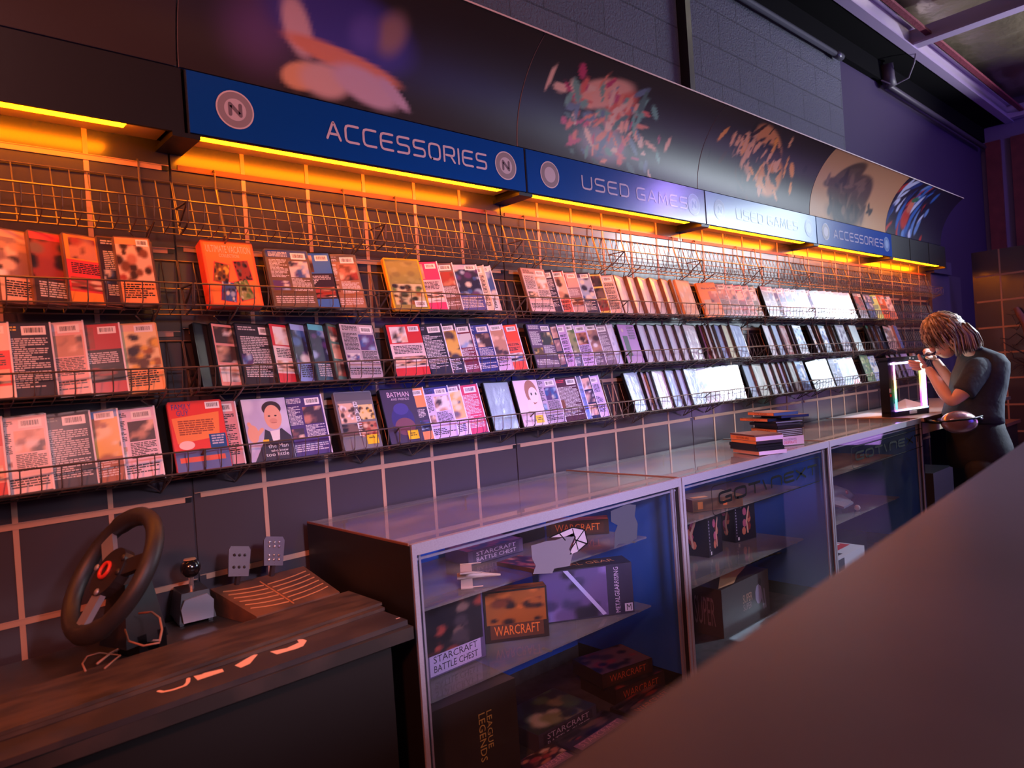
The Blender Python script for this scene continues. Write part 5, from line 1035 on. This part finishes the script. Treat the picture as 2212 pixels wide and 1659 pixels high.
for q in range(420):
    an = rng.uniform(0, 2*PI); r0 = rng.uniform(0, .4); ph = r0
    px = -.012; pts = []; L_ = rng.uniform(.8, 1.25); back = .5-.5*math.cos(an)   # an=0 front, pi back
    for k in range(7):
        th = r0+(k/6)*(1.30+.55*back)*L_; rr_ = .112+.010*math.sin(k*1.3+q)+.006*rng.random()
        x = px+rr_*math.sin(min(th,2.0))*math.cos(an); y = .88*rr_*math.sin(min(th,2.0))*math.sin(an); z = .022+1.06*rr_*math.cos(th)
        if th > 1.5: z -= (th-1.5)*.045; x += (th-1.5)*.015*back
        pts.append((x, y, z))
    w = rng.uniform(.0035,.0065); hr.tube(pts, [w*.7,w,w*1.1,w,w*.9,w*.6,w*.15], 4, 0, rng.choice(HC_), M=inv @ MH)
for q in range(150):      # ends hanging over the nape and beside the cheek
    y = rng.uniform(-.085,.085); x0 = rng.uniform(-.03,.03); pts = []
    for k in range(5): pts.append((x0+rng.uniform(-.006,.006)+(-.016 if x0 < -.05 else .006)*k, y*(1+.05*k), .0-.026*k*(.55 if x0 < -.03 else .8)))
    w = rng.uniform(.004,.007); hr.tube(pts, [w,w*1.1,w,w*.7,w*.15], 4, 0, rng.choice(HC_), M=inv @ MH)
for q in range(260):      # nape hair lying over the collar
    a_, d_ = rng.random(), rng.choice([-1,1,-1])*rng.uniform(.03,.10); fr = rng.random(); u0, v0 = 2044+46*fr, 684+14*fr+18*rng.random(); u1, v1 = 2068+54*fr+rng.uniform(-4,4), 768-20*fr+rng.uniform(-6,4)
    p0, p2 = dp(u0,v0,DP+d_*.95), dp(u1,v1,DP+d_); p1 = (p0+p2)/2+UP*.012+RT*.014; w = rng.uniform(.004,.007)
    hr.tube([p0,p1.lerp(p0,.4),p1,p2.lerp(p1,.35),p2], [w,w*1.1,w,w*.8,w*.15], 4, 0, rng.choice(HC_), M=inv)
hr.build('hair', mat('hair', attr=True, rough=.42, spec=.6), per, True)
PB = dp(2072,912,DP-.22); b = MB()
b.ball((0,0,0), .1, 24, 14, sc=(1.05,.5,.66)); Mb = Matrix(((RT.x,FW.x,UP.x,PB.x-pel.x),(RT.y,FW.y,UP.y,PB.y-pel.y),(RT.z,FW.z,UP.z,PB.z),(0,0,0,1)))
bg = thing('waist_pouch', 'shiny silver-pink waist pouch worn on the person\'s hip', 'pouch', Matrix(((RT.x,FW.x,UP.x,PB.x),(RT.y,FW.y,UP.y,PB.y),(RT.z,FW.z,UP.z,PB.z),(0,0,0,1))))
b.build('pouch_body', mat('iridescent', rgb(206,170,176), .18, .7, bump=(7,.5,.02)), bg, True)
b = MB(); b.tube([(-.12,-.025,.005),(-.06,-.047,.012),(0,-.052,.018),(.06,-.047,.026),(.12,-.02,.036)], .006, 6); b.build('zip', M_case, bg, True)
b = MB(); b.tube([(.10,-.01,.02),(.14,.02,.02),(.17,.1,.02),(.18,.2,.02)], .012, 6); b.tube([(-.10,0,.0),(-.13,.04,-.0),(-.12,.15,0)], .012, 6); b.build('strap', M_case, bg, True)
# ------------------------------------------------------------------ near counter, out of focus
t = thing('near_counter', 'glossy dark counter in the foreground, blurred, at the lower right', 'counter', (0,0,0))
e0, e1 = Vector((1.384,-1.76,0)), Vector((.198,-1.849,0)); dd = (e0-e1).normalized(); A0 = e1-dd*1.6; A1 = e0+dd*3.4; nn2 = Vector((dd.y,-dd.x,0))
b = MB(); q = [A0, A1, A1+nn2*.9, A0+nn2*.9]
b.add([(p.x,p.y,1.16) for p in q]+[(p.x,p.y,1.196) for p in q]+[(p.x+nn2.x*s_,p.y+nn2.y*s_,1.2) for p, s_ in zip(q,(.004,.004,-.004,-.004))], [(3,2,1,0),(0,1,5,4),(1,2,6,5),(2,3,7,6),(3,0,4,7),(4,5,9,8),(5,6,10,9),(6,7,11,10),(7,4,8,11),(8,9,10,11)])
b.build('counter_top', mat('near_laminate', rgb(62,62,72), .34, noise=(4, rgb(50,50,58), .35,.7), bump=(5,.05,.01)), t)
b = MB(); i0 = .05; q = [A0+nn2*.06, A1+nn2*.06, A1+nn2*.8, A0+nn2*.8]
b.add([(p.x,p.y,0) for p in q]+[(p.x,p.y,1.16) for p in q], [(3,2,1,0),(4,5,6,7),(0,1,5,4),(1,2,6,5),(2,3,7,6),(3,0,4,7)]); b.build('counter_body', M_black, t)
# ------------------------------------------------------------------ light
def area(name, loc, target, size, energy, col, sy=None, spread=180):
    l = bpy.data.lights.new(name, 'AREA'); l.energy = energy; l.color = col; l.shape = 'RECTANGLE'; l.size = size; l.size_y = sy or size; l.spread = R(spread)
    o = bpy.data.objects.new(name, l); COL.objects.link(o); o.location = loc
    o.rotation_euler = (Vector(target)-Vector(loc)).to_track_quat('-Z', 'Y').to_euler(); return o
def spot(name, loc, target, energy, col, ang, blend=.6, r=.06):
    l = bpy.data.lights.new(name, 'SPOT'); l.energy = energy; l.color = col; l.spot_size = R(ang); l.spot_blend = blend; l.shadow_soft_size = r
    o = bpy.data.objects.new(name, l); COL.objects.link(o); o.location = loc
    o.rotation_euler = (Vector(target)-Vector(loc)).to_track_quat('-Z', 'Y').to_euler(); return o
area('lamp_red', (-1.6,-2.9,3.0), (.2,0,1.2), .35, 42, (1,.19,.09), spread=110)
area('lamp_blue', (5.2,-4.7,1.3), (5.2,0,1.3), 3.4, 30, (.07,.07,1), 1.4)
for k_, x_ in enumerate((1.35, 1.95, 2.6)): spot('fill_blue_wall', (x_+.4,-4.3,2.9), (x_,0,1.0), (240,350,260)[k_], (.04,.07,1), 17, 1, .05)  # three unseen spots added to turn the lower panels blue
area('lamp_lilac', (8.6,-2.9,.8), (4,-1.5,1.0), 1.5, 14, (.62,.3,1), 1.0)
area('lamp_cool', (8.3,-3.3,2.6), (4.0,-1.4,1.7), 2.4, 13, (.74,.88,1), 1.5, spread=60)  # unseen cool source set where the third sign mirrors it
area('lamp_amber', (2.2,-4.6,2.4), (.7,0,2.3), 1.0, 5, (1,.34,.08), .5)
area('fill_glint', (6.2,-2.4,2.66), (4.6,-.2,1.6), .8, 13, (.85,.93,1), .3, spread=120)  # extra unseen light, added for glints on the sleeves
area('lamp_violet', (6.9,-3.0,3.3), (7.0,0,2.9), .4, 22, (.42,.25,1))
area('fill_room', (-.4,-3.6,3.6), (2.6,-.3,.9), .6, 20, (1,.50,.54))  # out-of-view fill added to lift the dark showcase fronts
area('fill_cases', (.9,-4.6,2.6), (1.9,-.4,.4), .5, 22, (.9,.72,1), spread=45)  # second added fill, aimed at the boxes in the cases
spot('fill_person', (8.2,-3.0,3.2), (4.9,-.8,1.35), 1500, (.72,.87,1), 22, .6)  # unseen spot added just for the person's right side
spot('fill_foil', (8.2,-2.6,2.2), (6.7,-1.6,3.9), 700, (.95,.95,1), 75, .9)  # added uplight, out of view, that brightens the foil
spot('fill_blocks', (1.2,-4.6,3.3), (3.6,0,3.0), 55, (.66,.72,1), 42, .8, .3)  # unseen spot put in to keep the blocks lit
w = bpy.data.worlds.new('world'); SC.world = w; w.use_nodes = True
w.node_tree.nodes['Background'].inputs[0].default_value = (.34,.24,.36,1); w.node_tree.nodes['Background'].inputs[1].default_value = .03
SC.view_settings.view_transform = 'Standard'; SC.view_settings.look = 'None'; SC.view_settings.gamma = 1; SC.view_settings.use_curve_mapping = False
SC.view_settings.exposure = 0
